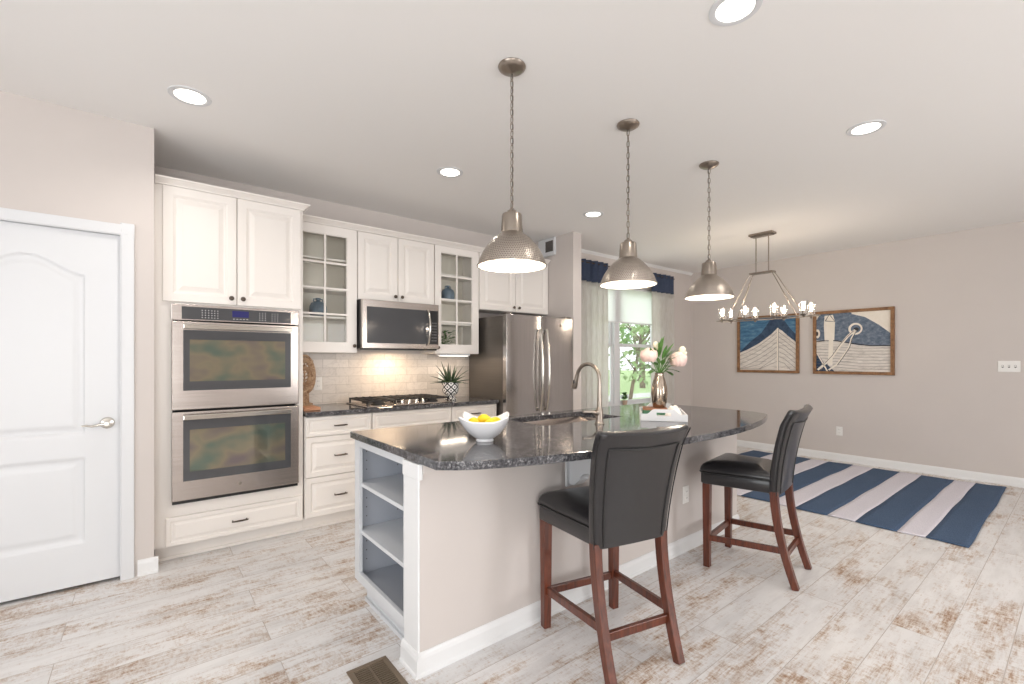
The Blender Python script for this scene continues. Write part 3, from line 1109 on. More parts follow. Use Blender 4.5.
xm = 3.237
for x0, x1, hx_, sg in ((fx0, xm - 0.003, xm - 0.045, -1), (xm + 0.003, fx1, xm + 0.045, 1)):
    d = obj('fridge_door', slabdoor(x0, x1, 0.70, 1.765), 'steel_v', fg, smooth=40, bevel=0.004)
    hpts = [(hx_, fyf - 0.018 - 0.045 * math.sin(PI * i / 20) ** 0.7, 0.78 + 0.85 * i / 20) for i in range(21)]
    hm = MB().tube(hpts, 0.014, 12)
    hm.tube([(hx_, fyf, 0.80), (hx_, fyf - 0.03, 0.80)], 0.012, 10).tube([(hx_, fyf, 1.61), (hx_, fyf - 0.03, 1.61)], 0.012, 10)
    obj('handle', hm, 'chrome', d, smooth=50)
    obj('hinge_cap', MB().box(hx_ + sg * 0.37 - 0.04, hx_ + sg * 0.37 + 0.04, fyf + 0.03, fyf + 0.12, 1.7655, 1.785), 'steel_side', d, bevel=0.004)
d = obj('freezer_drawer', slabdoor(fx0, fx1, 0.05, 0.69), 'steel_v', fg, smooth=40, bevel=0.004)
obj('handle', MB().tube([(fx0 + 0.1 + (fx1 - fx0 - 0.2) * i / 16, fyf - 0.015 - 0.04 * math.sin(PI * i / 16) ** 0.7, 0.62) for i in range(17)], 0.013, 10), 'chrome', d, smooth=50)
obj('badge', MB().lathe([(0.016, fyf + 0.001), (0.016, fyf - 0.003)], (3.50, 0, 1.68), 20, axis='y'), 'brushed', fg)

# wall vent high beside the cabinets
vt = thing('air_vent', 'white return air vent high on the wall over the refrigerator cabinets', 'vent', (3.70, 3.80, 2.56))
obj('vent_box', MB().box(3.690, 3.719, 3.85, 4.13, 2.53, 2.735), 'white', vt, bevel=0.004)
obj('vent_louvres', (lambda m_: [m_.box(3.686, 3.692, 3.875, 4.0, 2.575 + i * 0.016, 2.583 + i * 0.016) for i in range(8)] and m_)(MB().box(3.6885, 3.6905, 3.875, 4.0, 2.575, 2.70)), 'plate_dark', vt)

# ------------------------------------------------------------------ island
isl_x0, isl_x1 = 0.885, 3.645
pw0, pw1 = 1.733, 1.872
obj('wall_island', MB().box(isl_x0 + 0.004, isl_x1, pw0, pw1, 0, 0.879), 'wall', kind='structure')
baseboard('baseboard_island', [((isl_x0 - 0.004, pw0), (isl_x1 + 0.014, pw0), (0, -1)), ((isl_x1, pw0), (isl_x1, pw1), (1, 0)), ((isl_x0 - 0.004, pw0 - 0.018), (isl_x0 - 0.004, pw1), (-1, 0))])
# white end post and top frieze
obj('trim_3', MB().box(isl_x0 - 0.004, isl_x0 + 0.006, pw0 - 0.002, pw1 - 0.006, 0, 0.878).box(isl_x0 - 0.010, isl_x0 + 0.012, pw0 - 0.013, pw1 - 0.004, 0.812, 0.878), 'trim', kind='structure', bevel=0.003)
obj('trim_4', MB().box(isl_x0 + 0.014, isl_x1, pw0 - 0.012, pw0, 0.835, 0.878), 'wall', kind='structure', bevel=0.002)

bk = thing('island_bookcase', 'white island end unit with open grey shelves facing the pantry', 'bookcase', (1.05, 2.21, 0))
bx0, bx1, by0, by1 = 0.905, 1.215, 1.882, 2.535
c = MB()
c.box(bx0 + 0.02, bx1, by0, by0 + 0.018, 0.105, 0.878).box(bx0 + 0.02, bx1, by1 - 0.018, by1, 0.105, 0.878)
c.box(bx0 + 0.02, bx1, by0 + 0.018, by1 - 0.018, 0.105, 0.123).box(bx0 + 0.02, bx1, by0 + 0.018, by1 - 0.018, 0.86, 0.878)
c.box(bx1 - 0.01, bx1, by0 + 0.018, by1 - 0.018, 0.123, 0.86)
f = MB()
f.box(bx0, bx0 + 0.02, by0, by0 + 0.04, 0.105, 0.878).box(bx0, bx0 + 0.02, by1 - 0.065, by1, 0.105, 0.878)
f.box(bx0, bx0 + 0.02, by0 + 0.04, by1 - 0.065, 0.105, 0.155).box(bx0, bx0 + 0.02, by0 + 0.04, by1 - 0.065, 0.838, 0.878)
obj('face_frame', f, 'island_paint', bk, bevel=0.0015)
for z in (0.364, 0.622):
    obj('shelf', MB().box(bx0 + 0.012, bx1 - 0.01, by0 + 0.02, by1 - 0.02, z, z + 0.02), 'island_paint', bk, bevel=0.001, label='painted adjustable shelf')
c.k = 1
for px_ in (0.965, 1.15):
    for z in (0.2, 0.25, 0.30, 0.44, 0.49, 0.54, 0.70, 0.75, 0.80):
        c.lathe([(0.0035, by1 - 0.0185), (0.0035, by1 - 0.0175)], (px_, 0, z), 8, axis='y')
obj('carcass', c, ['island_grey', 'plate_dark'], bk, label='grey interior carcass')
obj('toe_kick', MB().box(bx0 + 0.04, bx1, by0, by1 - 0.075, 0, 0.105).box(bx0 + 0.028, bx0 + 0.04, by0, by1 - 0.075, 0, 0.02), 'island_paint', bk)
ic = thing('island_cabinet', 'white island base cabinets facing the kitchen wall behind the open shelves', 'cabinet', (2.4, 2.2, 0))
c = MB().box(1.217, 1.84, pw1 + 0.002, 2.515, 0.105, 0.878).box(2.65, 3.60, pw1 + 0.002, 2.515, 0.105, 0.878).box(1.84, 2.65, pw1 + 0.002, 2.515, 0.105, 0.64)
c.box(1.84, 2.65, 2.50, 2.515, 0.64, 0.878)
obj('carcass', c, 'island_paint', ic)
obj('toe_kick', MB().box(1.217, 3.60, pw1 + 0.002, 2.45, 0, 0.105), 'island_paint', ic)
xs_ = [1.217, 1.83, 2.245, 2.66, 3.60]
for a, b in zip(xs_[:-1], xs_[1:]):
    m_ = MB()
    m_.tf = Matrix.Translation((0, 0, 0)) @ Matrix.Scale(-1, 4, (0, 1, 0))
    m_.ringpanel(a + 0.003, b - 0.003, 0.11, 0.872, -2.535, DP)
    obj('door', m_, 'cabinet', ic, smooth=20)

# curved granite top with a sink cut-out
fr_pts = [(0.884, 1.588), (0.95, 1.532), (1.0, 1.502), (1.12, 1.450), (1.3, 1.392), (1.6, 1.333), (1.9, 1.297), (2.2, 1.277), (2.45, 1.270), (2.7, 1.277), (2.95, 1.303), (3.2, 1.352), (3.4, 1.41), (3.53, 1.458), (3.59, 1.50), (3.635, 1.60), (3.67, 1.80)]


def fy_at(x):
    for (a, ya), (b, yb_) in zip(fr_pts[:-1], fr_pts[1:]):
        if a <= x <= b:
            return ya + (yb_ - ya) * (x - a) / (b - a)
    return fr_pts[-1][1]


sx0, sx1, sy0, sy1 = 1.87, 2.61, 2.035, 2.44
xs_ = sorted(set([p[0] for p in fr_pts] + [sx0, sx1] + [0.95, 1.05, 1.2, 1.45, 1.75, 2.05, 2.32, 2.58, 2.82, 3.08, 3.3]))
ybk = 2.55
bm = bmesh.new()
vc = {}


def gv(x, y):
    k = (round(x, 5), round(y, 5))
    if k not in vc:
        vc[k] = bm.verts.new((x, y, 0.915))
    return vc[k]


def smooth_fy(x):
    # quadratic smoothing over the sampled edge
    if 1.05 < x < 3.5:
        e = 0.08
        return (fy_at(x - e) + fy_at(x + e) + 2 * fy_at(x)) / 4
    return fy_at(x)


for a, b in zip(xs_[:-1], xs_[1:]):
    ins = a >= sx0 - 1e-6 and b <= sx1 + 1e-6
    ya, yb_ = smooth_fy(a), smooth_fy(b)
    rows = [(None, sy0), (sy0, sy1), (sy1, ybk)]
    for r0, r1 in rows:
        if ins and r0 == sy0:
            continue
        q0a = ya if r0 is None else r0
        q0b = yb_ if r0 is None else r0
        bm.faces.new([gv(a, q0a), gv(b, q0b), gv(b, r1), gv(a, r1)])
ext = bmesh.ops.extrude_face_region(bm, geom=list(bm.faces))
for v in [g for g in ext['geom'] if isinstance(g, bmesh.types.BMVert)]:
    v.co.z -= 0.036
bmesh.ops.recalc_face_normals(bm, faces=bm.faces)
me = bpy.data.meshes.new('island_countertop')
for v in bm.verts:
    v.co -= Vector((2.25, 1.9, 0.879))
bm.to_mesh(me)
bm.free()
me.materials.append(M['granite'])
ct = bpy.data.objects.new('island_countertop', me)
COL.objects.link(ct)
ct.location = (2.25, 1.9, 0.879)
md = ct.modifiers.new('bevel', 'BEVEL'); md.width = 0.004; md.segments = 2; md.limit_method = 'ANGLE'; md.angle_limit = math.radians(50)
tag(ct, 'glossy dark granite island top with a long bowed front edge', 'countertop')

# sink
sk = thing('sink', 'undermount stainless sink sunk in the island granite', 'sink', (2.24, 2.24, 0.70))
s_ = MB()
e = 0.012
rings = []
for ins_, z in ((-0.012, 0.878), (0.0, 0.878), (0.006, 0.86), (0.02, 0.68), (0.05, 0.665)):
    rings.append([(sx0 - e * 0 + ins_, sy0 + ins_, z), (sx1 - ins_, sy0 + ins_, z), (sx1 - ins_, sy1 - ins_, z), (sx0 + ins_, sy1 - ins_, z)])
s_.loops(rings, cap0=False, cap1=True)
obj('basin', s_, 'steel', sk, smooth=30, solid=0.003)
obj('drain', MB().lathe([(0.045, 0.667), (0.045, 0.672), (0.03, 0.672), (0.026, 0.669)], (2.24, 2.25, 0), 24), 'chrome', sk, smooth=40)

# faucet
fa = thing('faucet', 'tall brushed nickel gooseneck faucet behind the island sink', 'faucet', (2.19, 1.88, 0.915))
fx, fyy = 2.19, 1.885
b = MB().lathe([(0.030, 0.9155), (0.030, 0.922), (0.024, 0.928), (0.022, 0.95), (0.023, 0.985), (0.021, 1.005), (0.014, 1.02)], (fx, fyy, 0), 24)
obj('faucet_body', b, 'brushed', fa, smooth=40)
pts = [(fx, fyy, 1.0), (fx, fyy, 1.10), (fx, fyy, 1.18)]
R_ = 0.095
for i in range(1, 15):
    a = PI * i / 14 * 0.93
    pts.append((fx, fyy + R_ - R_ * math.cos(a), 1.19 + R_ * math.sin(a)))
obj('gooseneck', MB().tube(pts, [0.016, 0.0125] + [0.0115] * (len(pts) - 2), 14), 'brushed', fa, smooth=50)
ex = Vector(pts[-1]); dv = (Vector(pts[-1]) - Vector(pts[-2])).normalized()
sp_ = MB().tube([ex - dv * 0.005, ex + dv * 0.03, ex + dv * 0.075, ex + dv * 0.09], [0.0125, 0.0145, 0.019, 0.017], 16)
so = obj('spray_head', sp_, 'brushed', fa, smooth=40)
obj('spray_button', MB().sphere(tuple(ex + dv * 0.045 + Vector((-0.0155, 0, 0))), 0.007, 10, 6, (0.5, 1, 2)), 'black', so)
lv = MB().tube([(fx, fyy, 0.982), (fx - 0.03, fyy + 0.006, 0.984)], 0.018, 14)
lv.tube([(fx - 0.028, fyy + 0.006, 0.984), (fx - 0.05, fyy + 0.012, 0.992), (fx - 0.085, fyy + 0.02, 0.994), (fx - 0.115, fyy + 0.03, 0.996)], [0.014, 0.0095, 0.0075, 0.008], 10)
obj('lever', lv, 'brushed', fa, smooth=40)

# corbel under the overhang
prof = [(pw0, 0.834), (1.46, 0.834), (1.46, 0.815), (1.475, 0.808)]
for i in range(0, 9):
    a = PI / 2 * i / 8
    prof.append((1.475 + 0.0 + 0.085 * (1 - math.cos(a)), 0.805 - 0.07 * math.sin(a)))
for i in range(1, 9):
    a = PI / 2 * i / 8
    prof.append((1.56 + 0.075 * math.sin(a), 0.735 - 0.045 * (1 - math.cos(a))))
prof += [(1.655, 0.672), (1.675, 0.655), (pw0, 0.655)]
cb_ = MB().poly_prism(prof, 'x', 1.745, 1.815).box(1.725, 1.835, pw0 - 0.026, pw0 - 0.0125, 0.645, 0.834).box(1.73, 1.83, 1.45, pw0 - 0.026, 0.834, 0.8785)
obj('corbel', cb_, 'white', bevel=0.003, smooth=30, label='white scrolled bracket under the island granite overhang behind the nearer stool', cat='bracket')


# ------------------------------------------------------------------ outlets and switches
def outlet(name, loc, normal, label, group=None, gang=1, toggles=False):
    """plate centred at loc, facing normal ('-y' or '-x')"""
    t = thing(name, label, 'switch' if toggles else 'outlet', loc, 0 if normal == '-y' else -PI / 2, group)
    wd = 0.07 + 0.046 * (gang - 1)
    obj('plate', MB().ringpanel(-wd / 2, wd / 2, -0.058, 0.058, -0.006, [(0, 0.003), (0.004, 0)], back=0.0065), 'plate', t, local=True)
    for g in range(gang):
        gx = (g - (gang - 1) / 2) * 0.046
        if toggles:
            s2 = obj('toggle', MB().box(gx - 0.005, gx + 0.005, -0.016, -0.006, -0.004, 0.012), 'plate', t, local=True)
            obj('slot', MB().box(gx - 0.007, gx + 0.007, -0.007, -0.006, -0.014, 0.014), 'plate_dark', t, local=True)
        else:
            for zz in (0.022, -0.022):
                k = obj('receptacle', MB().lathe([(0.0165, -0.0085), (0.0165, -0.006)], (gx, 0, zz), 20, axis='y'), 'plate', t, local=True)
                obj('slots', MB().box(gx - 0.008, gx - 0.006, -0.0092, -0.0085, zz - 0.004, zz + 0.006).box(gx + 0.006, gx + 0.008, -0.0092, -0.0085, zz - 0.004, zz + 0.006), 'plate_dark', k, local=True)
    return t


outlet('wall_outlet', (2.905, pw0 - 0.0005, 0.385), '-y', 'white duplex outlet low on the beige island wall between the two stools')
outlet('wall_outlet', (XR - 0.0005, 2.03, 0.385), '-x', 'white duplex outlet low on the right wall beneath the boat pictures')
outlet('wall_outlet', (1.195, YK - 0.0105, 1.10), '-y', 'white duplex outlet on the marble tile beside the carved wood ornament')
outlet('wall_outlet', (2.44, YK - 0.0105, 1.13), '-y', 'white duplex outlet on the marble tile behind the spiky potted plant')
outlet('light_switch', (XR - 0.0005, 0.527, 1.243), '-x', 'white three-toggle switch plate mounted alone on the right wall, right of both boat pictures', gang=3, toggles=True)

# floor register
fv = thing('floor_vent', 'bronze slotted floor vent lying beside the island corner', 'vent', (0.745, 1.79, 0))
f = MB()
vx0, vx1, vy0, vy1 = 0.655, 0.828, 1.63, 1.937
f.box(vx0, vx1, vy0, vy0 + 0.022, 0.0005, 0.007).box(vx0, vx1, vy1 - 0.022, vy1, 0.0005, 0.007).box(vx0, vx0 + 0.022, vy0 + 0.022, vy1 - 0.022, 0.0005, 0.007).box(vx1 - 0.022, vx1, vy0 + 0.022, vy1 - 0.022, 0.0005, 0.007)
obj('vent_frame', f, 'beige_vent', fv, bevel=0.002)
f = MB()
n = 20
for i in range(n):
    y = vy0 + 0.026 + (vy1 - vy0 - 0.055) * i / (n - 1)
    f.box(vx0 + 0.022, vx1 - 0.022, y - 0.0035, y + 0.0035, 0.001, 0.005)
f.box((vx0 + vx1) / 2 - 0.004, (vx0 + vx1) / 2 + 0.004, vy0 + 0.022, vy1 - 0.022, 0.001, 0.0055)
obj('slats', f, 'beige_vent', fv)
obj('duct_dark_sheet', MB().box(vx0 + 0.02, vx1 - 0.02, vy0 + 0.02, vy1 - 0.02, 0.0002, 0.0008), 'gap', fv)  # flat black sheet whose colour gives the shade inside the duct


# ------------------------------------------------------------------ bar stools
def make_stool(label):
    t = thing('bar_stool', label, 'stool', (0, 0, 0), 0, 'leather counter stools at the island')
    for sx in (-1, 1):
        l = MB().bar([(sx * 0.206, 0.240, 0), (sx * 0.206, 0.240, 0.53)], [0.038, 0.046], [0.038, 0.046])
        obj('leg', l, 'cherry', t, local=True, bevel=0.003)
        path = []
        for i in range(11):
            z = 0.54 * i / 10
            path.append((sx * 0.180, -0.245 + 0.111 * (1 - (1 - i / 10) ** 1.7), z))
        obj('leg', MB().bar(path, 0.038, [0.036 + 0.008 * i / 10 for i in range(11)]), 'cherry', t, local=True, bevel=0.003, smooth=40)
        obj('stretcher', MB().bar([(sx * 0.204, 0.222, 0.185), (sx * 0.183, -0.175, 0.205)], 0.02, 0.036), 'cherry', t, local=True, bevel=0.002)
    obj('stretcher', MB().bar([(-0.19, 0.240, 0.175), (0.19, 0.240, 0.175)], 0.02, 0.036, (0, 1, 0)), 'cherry', t, local=True, bevel=0.002)
    obj('stretcher', MB().bar([(-0.165, -0.186, 0.17), (0.165, -0.186, 0.17)], 0.02, 0.036, (0, 1, 0)), 'cherry', t, local=True, bevel=0.002)

    def outline(grow, r=0.03):
        fw, bw, yf, yb = 0.234 + grow, 0.196 + grow, 0.278 + grow, -0.125
        P = []
        cs = [((bw, yb), (1, 0)), ((fw, yf), (0, 1)), ((-fw, yf), (-1, 0)), ((-bw, yb), (0, -1))]
        corners = [(bw, yb), (fw, yf), (-fw, yf), (-bw, yb)]
        cen = [(bw - 0.01, yb + 0.01, -PI / 2, 0, 0.01), (fw - r, yf - r, 0, PI / 2, r), (-fw + r, yf - r, PI / 2, PI, r), (-bw + 0.01, yb + 0.01, PI, 1.5 * PI, 0.01)]
        for cx_, cy_, a0, a1, rr in cen:
            for i in range(6):
                a = a0 + (a1 - a0) * i / 5
                P.append((cx_ + rr * math.cos(a), cy_ + rr * math.sin(a)))
        return P
    ap = MB()
    rings = [[(x, y, z) for x, y in outline(g)] for g, z in ((-0.004, 0.528), (0, 0.532), (0, 0.595), (-0.003, 0.600))]
    ap.loops(rings)
    obj('seat_frame', ap, 'leather', t, local=True, smooth=50, label='leather covered seat apron')
    cu = MB()
    prof = [(-0.004, 0.600), (0.004, 0.606), (0.006, 0.617), (0.0, 0.632), (-0.012, 0.646), (-0.035, 0.658), (-0.075, 0.666), (-0.12, 0.670), (-0.17, 0.671)]
    base = outline(0)
    c0 = Vector((0, 0.08))
    rings = []
    for g, z in prof:
        ring = []
        for x, y in outline(0):
            v_ = Vector((x, y)) - c0
            k = (v_.length + g) / v_.length
            q = c0 + v_ * max(k, 0.05)
            # dished where one sits, front edge rolls down
            ring.append((q.x, max(q.y, -0.13), z - (0.012 if q.y < -0.05 else 0) * min(1, (z - 0.600) / 0.07)))
        rings.append(ring)
    cu.loops(rings)
    obj('seat_cushion', cu, 'leather', t, local=True, smooth=60)
    obj('seat_piping', MB().tube([(x, y, 0.602) for x, y in outline(0.004)], 0.0045, 8, closed=True), 'piping', t, local=True, smooth=60)

    # curved upholstered back
    def ctr(u, v):
        # u -1..1, v 0..1 ; rear surface centre line
        z = 0.520 + 0.495 * v
        y = -0.128 - 0.025 * v - 0.062 * v ** 2.2 - 0.014 * max(0, v - 0.85) / 0.15 * (v > 0.85)
        bow = -0.030 * (1 - u * u) * (0.25 + 0.75 * v)
        hw = 0.197 + 0.042 * v
        return Vector((u * hw, y + bow, z - 0.012 * (1 - u * u) * v))
    th = 0.058

    def surf(u, v):
        # u in 0..1 around the cross section
        per = u * 4
        n = 2 * PI * u
        cx_, sy_ = math.cos(n), math.sin(n)
        ex_ = 0.22
        sx_ = math.copysign(abs(cx_) ** ex_, cx_)
        sy2 = math.copysign(abs(sy_) ** 0.45, sy_)
        vv = v
        c_ = ctr(sx_, vv)
        tt = th * (1.0 - 0.12 * vv)
        return (c_.x, c_.y + sy2 * tt / 2, c_.z)
    bk_ = MB()
    nu, nv = 48, 26
    rings = []
    for j in range(nv + 1):
        rings.append([surf(i / nu, j / nv) for i in range(nu)])
    top = rings[-1]
    for s3, dz in ((0.8, 0.008), (0.45, 0.013)):
        ring = []
        for i in range(nu):
            c_ = ctr(math.copysign(abs(math.cos(2 * PI * i / nu)) ** 0.22, math.cos(2 * PI * i / nu)) * (0.985 if s3 > 0.5 else 0.96), 1)
            p_ = Vector(top[i])
            ring.append((c_.x, c_.y + (p_.y - c_.y) * s3, p_.z + dz))
        rings.append(ring)
    bk_.loops(rings)
    bo = obj('backrest', bk_, 'leather', t, local=True, smooth=60)

    def rear(u, v, off=0.0):
        c_ = ctr(u, v)
        return (c_.x, c_.y - th * (1 - 0.12 * v) / 2 - off, c_.z)
    pp = [rear(-0.80, 0.02 + 0.86 * i / 12) for i in range(13)] + [rear(-0.8 + 1.6 * i / 14, 0.885 - 0.002 * i * (14 - i) / 14) for i in range(1, 14)] + [rear(0.80, 0.88 - 0.86 * i / 12) for i in range(13)]
    obj('back_piping', MB().tube(pp, 0.0045, 8), 'piping', bo, local=True, smooth=60)
    sd = []
    for sx in (-1, 1):
        m2 = MB().tube([(ctr(sx, v_ / 12).x + sx * 0.001, ctr(sx, v_ / 12).y - th * 0.36, ctr(sx, v_ / 12).z) for v_ in range(13)], 0.003, 6)
        obj('side_seam', m2, 'piping', bo, local=True, smooth=60)
    return t


st = make_stool('black leather counter stool with cherry legs, nearer one seen from behind')
st.location = (1.685, 1.385, 0)
st.rotation_euler = (0, 0, -math.radians(13))
dup(st, (3.035, 1.312, 0), math.radians(9), 'black leather counter stool with cherry legs, farther one at the bowed end of the island')

# ------------------------------------------------------------------ ceiling fixtures


def make_pendant(label):
    t = thing('pendant_lamp', label, 'lamp', (0, 0, 0), 0, 'hammered metal pendants over the island')
    # local z: 0 = ceiling
    obj('canopy', MB().lathe([(0.066, -0.001), (0.068, -0.006), (0.064, -0.014), (0.045, -0.026), (0.012, -0.032), (0.006, -0.036)], n=40), 'brushed', t, local=True, smooth=35)
    ch = MB()
    z0, z1 = -0.035, -0.695
    n = 19
    L = (z0 - z1) / n
    for i in range(n):
        zc = z0 - (i + 0.5) * L
        pts = []
        hl = L * 0.66
        for k in range(14):
            a = 2 * PI * k / 14
            p_ = (0.0085 * math.cos(a), hl * math.sin(a))
            pts.append((p_[0], 0, zc + p_[1]) if i % 2 else (0, p_[0], zc + p_[1]))
        ch.tube(pts, 0.0022, 6, closed=True)
    obj('chain', ch, 'brushed', t, local=True, smooth=60)
    obj('cord', MB().tube([(0.003, 0.003, -0.03), (0.003, -0.003, -0.35), (0.003, 0.003, -0.70)], 0.0018, 6), 'rubber', t, local=True)
    obj('socket_housing', MB().lathe([(0.006, -0.690), (0.012, -0.700), (0.022, -0.706), (0.026, -0.716), (0.046, -0.722), (0.049, -0.730), (0.053, -0.800), (0.055, -0.818), (0.050, -0.822)], n=40), 'brushed', t, local=True, smooth=35)
    z_top, z_bot, r1 = -0.812, -0.968, 0.166
    key = [(0, .315), (.04, .36), (.10, .43), (.2, .545), (.32, .655), (.45, .755), (.58, .835), (.7, .895), (.82, .945), (.92, .98), (1, 1)]
    prof = [(r1 * kr, z_top + (z_bot - z_top) * kd) for kd, kr in key]
    sh = MB()
    sh.lathe([(0.03, z_top + 0.002)] + prof + [(r1 + 0.004, z_bot - 0.002), (r1 + 0.004, z_bot - 0.007), (r1 - 0.002, z_bot - 0.007)], n=64, cap0=True, cap1=False)
    so_ = obj('shade', sh, 'hammered', t, local=True, smooth=45)
    inn = MB().lathe([(r - 0.003, z - 0.002) for r, z in prof] + [(r1 - 0.002, z_bot - 0.007)], n=64, cap0=True, cap1=False)
    obj('shade_lining', inn, 'shade_in', so_, local=True, smooth=60, label='white inner lining')
    obj('bulb', MB().lathe([(0.014, -0.822), (0.016, -0.845), (0.030, -0.875), (0.034, -0.895), (0.028, -0.918), (0.012, -0.93)], n=24), 'bulb', t, local=True, smooth=60)
    return t


pd = make_pendant('hammered nickel dome pendant lamp nearest the camera, over the white lemon bowl')
PX = [(1.393, 1.751), (2.286, 1.743), (3.215, 1.731)]
pd.location = (*PX[0], H)
dup(pd, (*PX[1], H), 0.3, 'hammered nickel dome pendant lamp, the middle one of the row of three')
dup(pd, (*PX[2], H), 0.7, 'hammered nickel dome pendant lamp farthest from the camera, beside the chandelier')
for x, y in PX:
    light('pendant_light', 'POINT', (x, y, H - 0.955), 5, (1, 0.86, 0.7), radius=0.035)

DL = [(0.187, 3.036, 'round recessed ceiling light above the pantry door and oven cabinet'),
      (1.81, 3.031, 'round recessed ceiling light in front of the cabinets, left of the first pendant canopy'),
      (3.43, 3.031, 'smallest recessed ceiling light, between the first and second pendant chains near the wall end'),
      (1.873, 0.898, 'largest recessed ceiling light at the top edge of the ceiling'),
      (3.473, 0.86, 'recessed ceiling light on the right part of the ceiling, over the farther stool side')]
proto = None
for x, y, lb in DL:
    if proto is None:
        proto = thing('ceiling_light', lb, 'ceiling light', (x, y, H), 0, 'recessed ceiling lights')
        obj('trim_ring', MB().lathe([(0.072, -0.004), (0.078, -0.007), (0.098, -0.004), (0.100, -0.0005)], n=48, cap0=False, cap1=False), 'white', proto, local=True, smooth=40)
        obj('lens', MB().lathe([(0.074, -0.0015), (0.073, -0.004), (0.05, -0.006), (0.02, -0.0065)], n=40), 'lens', proto, local=True, smooth=50)
    else:
        dup(proto, (x, y, H), 0, lb)
    light('downlight', 'SPOT', (x, y, H - 0.02), 24, (1, 0.94, 0.87), radius=0.06, spot=math.radians(150))

# chandelier
CX, CY = 5.44, 2.28
cd = thing('chandelier', 'oblong nickel chandelier with glass cylinder shades over the dining rug', 'chandelier', (CX, CY, H))
obj('canopy', MB().box(CX - 0.06, CX + 0.06, CY - 0.105, CY + 0.15, H - 0.025, H - 0.0005).box(CX - 0.045, CX + 0.045, CY - 0.09, CY + 0.135, H - 0.035, H - 0.025), 'brushed', cd, bevel=0.004)
for dy in (-0.045, 0.09):
    obj('rod', MB().tube([(CX, CY + dy, H - 0.03), (CX, CY + dy, 2.30)], 0.0065, 10), 'brushed', cd, smooth=50)
obj('crossbar', MB().box(CX - 0.05, CX + 0.05, CY - 0.105, CY + 0.15, 2.285, 2.303), 'brushed', cd, bevel=0.004)
rw, rl, rz_ = 0.13, 0.53, 1.775
ring = []
for i in range(40):
    a = 2 * PI * i / 40
    ring.append((CX + rw * math.copysign(abs(math.cos(a)) ** 0.6, math.cos(a)), CY + rl * math.copysign(abs(math.sin(a)) ** 0.75, math.sin(a)), rz_))
rm = MB()
rings = []
for i in range(40):
    p_ = Vector(ring[i]); n_ = Vector(ring[(i + 1) % 40]) - Vector(ring[i - 1]); n_ = Vector((n_.y, -n_.x, 0)).normalized()
    rings.append([tuple(p_ + n_ * a + Vector((0, 0, b))) for a, b in ((-0.012, -0.005), (0.012, -0.005), (0.012, 0.005), (-0.012, 0.005))])
rings.append(rings[0])
rm.loops(rings, False, False)
obj('ring_frame', rm, 'brushed', cd, bevel=0.001)
for sy in (-1, 1):
    for sx in (-1, 1):
        obj('arm', MB().tube([(CX + sx * 0.035, CY + 0.0225 + sy * 0.115, 2.288), (CX + sx * 0.045, CY + 0.0225 + sy * 0.135, 2.255), (CX + sx * (rw - 0.01), CY + sy * 0.37, rz_ + 0.004)], 0.005, 8), 'brushed', cd, smooth=50)
for sx in (-1, 1):
    for dy in (-0.43, -0.155, 0.155, 0.43):
        xx = CX + sx * (0.128 if abs(dy) < 0.3 else 0.105)
        yy = CY + dy
        cup = obj('candle_cup', MB().lathe([(0.008, rz_ - 0.022), (0.014, rz_ - 0.016), (0.01, rz_ - 0.006), (0.03, rz_ + 0.006), (0.034, rz_ + 0.012), (0.014, rz_ + 0.014), (0.014, rz_ + 0.05), (0.011, rz_ + 0.052)], (xx, yy, 0), 20), 'brushed', cd, smooth=40)
        obj('bulb', MB().lathe([(0.009, rz_ + 0.052), (0.013, rz_ + 0.07), (0.015, rz_ + 0.085), (0.011, rz_ + 0.105), (0.003, rz_ + 0.122)], (xx, yy, 0), 14), 'bulb', cup, smooth=60)
        obj('glass_shade', MB().lathe([(0.040, rz_ + 0.012), (0.040, rz_ + 0.155), (0.0385, rz_ + 0.155), (0.0385, rz_ + 0.014)], (xx, yy, 0), 28, cap0=False, cap1=False), 'glass', cup, smooth=60)
        light('candle_light', 'POINT', (xx, yy, rz_ + 0.135), 1.8, (1, 0.82, 0.64), radius=0.02)

# ------------------------------------------------------------------ pictures on the right wall
def picture(name, y_l, y_r, z0, z1, label):
    """y_l > y_r : left and right edges as seen"""
    t = thing(name, label, 'picture', (XR - 0.02, (y_l + y_r) / 2, z0))
    fw = 0.038
    xf = XR - 0.035
    f = MB()
    for a, b, c0, c1 in ((y_r, y_l, z0, z0 + fw), (y_r, y_l, z1 - fw, z1), (y_r, y_r + fw, z0 + fw, z1 - fw), (y_l - fw, y_l, z0 + fw, z1 - fw)):
        f.box(xf, XR - 0.001, a, b, c0, c1)
    obj('picture_frame', f, 'framewood', t, bevel=0.003)
    W_, H_ = y_l - y_r - 2 * fw, z1 - z0 - 2 * fw
    return t, (lambda u, v: (y_l - fw - u * W_, z0 + fw + v * H_)), (W_, H_)


def painted(parent, name, conv, shapes, mats):
    mb = MB()
    for k, (mat, pts, lv) in enumerate(shapes):
        mb.k = mats.index(mat)
        x = XR - 0.014 - lv * 0.0006
        P = [conv(*p) for p in pts]
        mb._add([(x, p[0], p[1]) for p in P] + [(x + 0.0005, p[0], p[1]) for p in P],
                [tuple(range(len(P)))] + [tuple(range(2 * len(P) - 1, len(P) - 1, -1))])
    mb.k = 0
    a, b = conv(0, 0), conv(1, 1)
    mb.box(XR - 0.0138, XR - 0.002, b[0], a[0], a[1], b[1])
    return obj(name, mb, mats, parent)


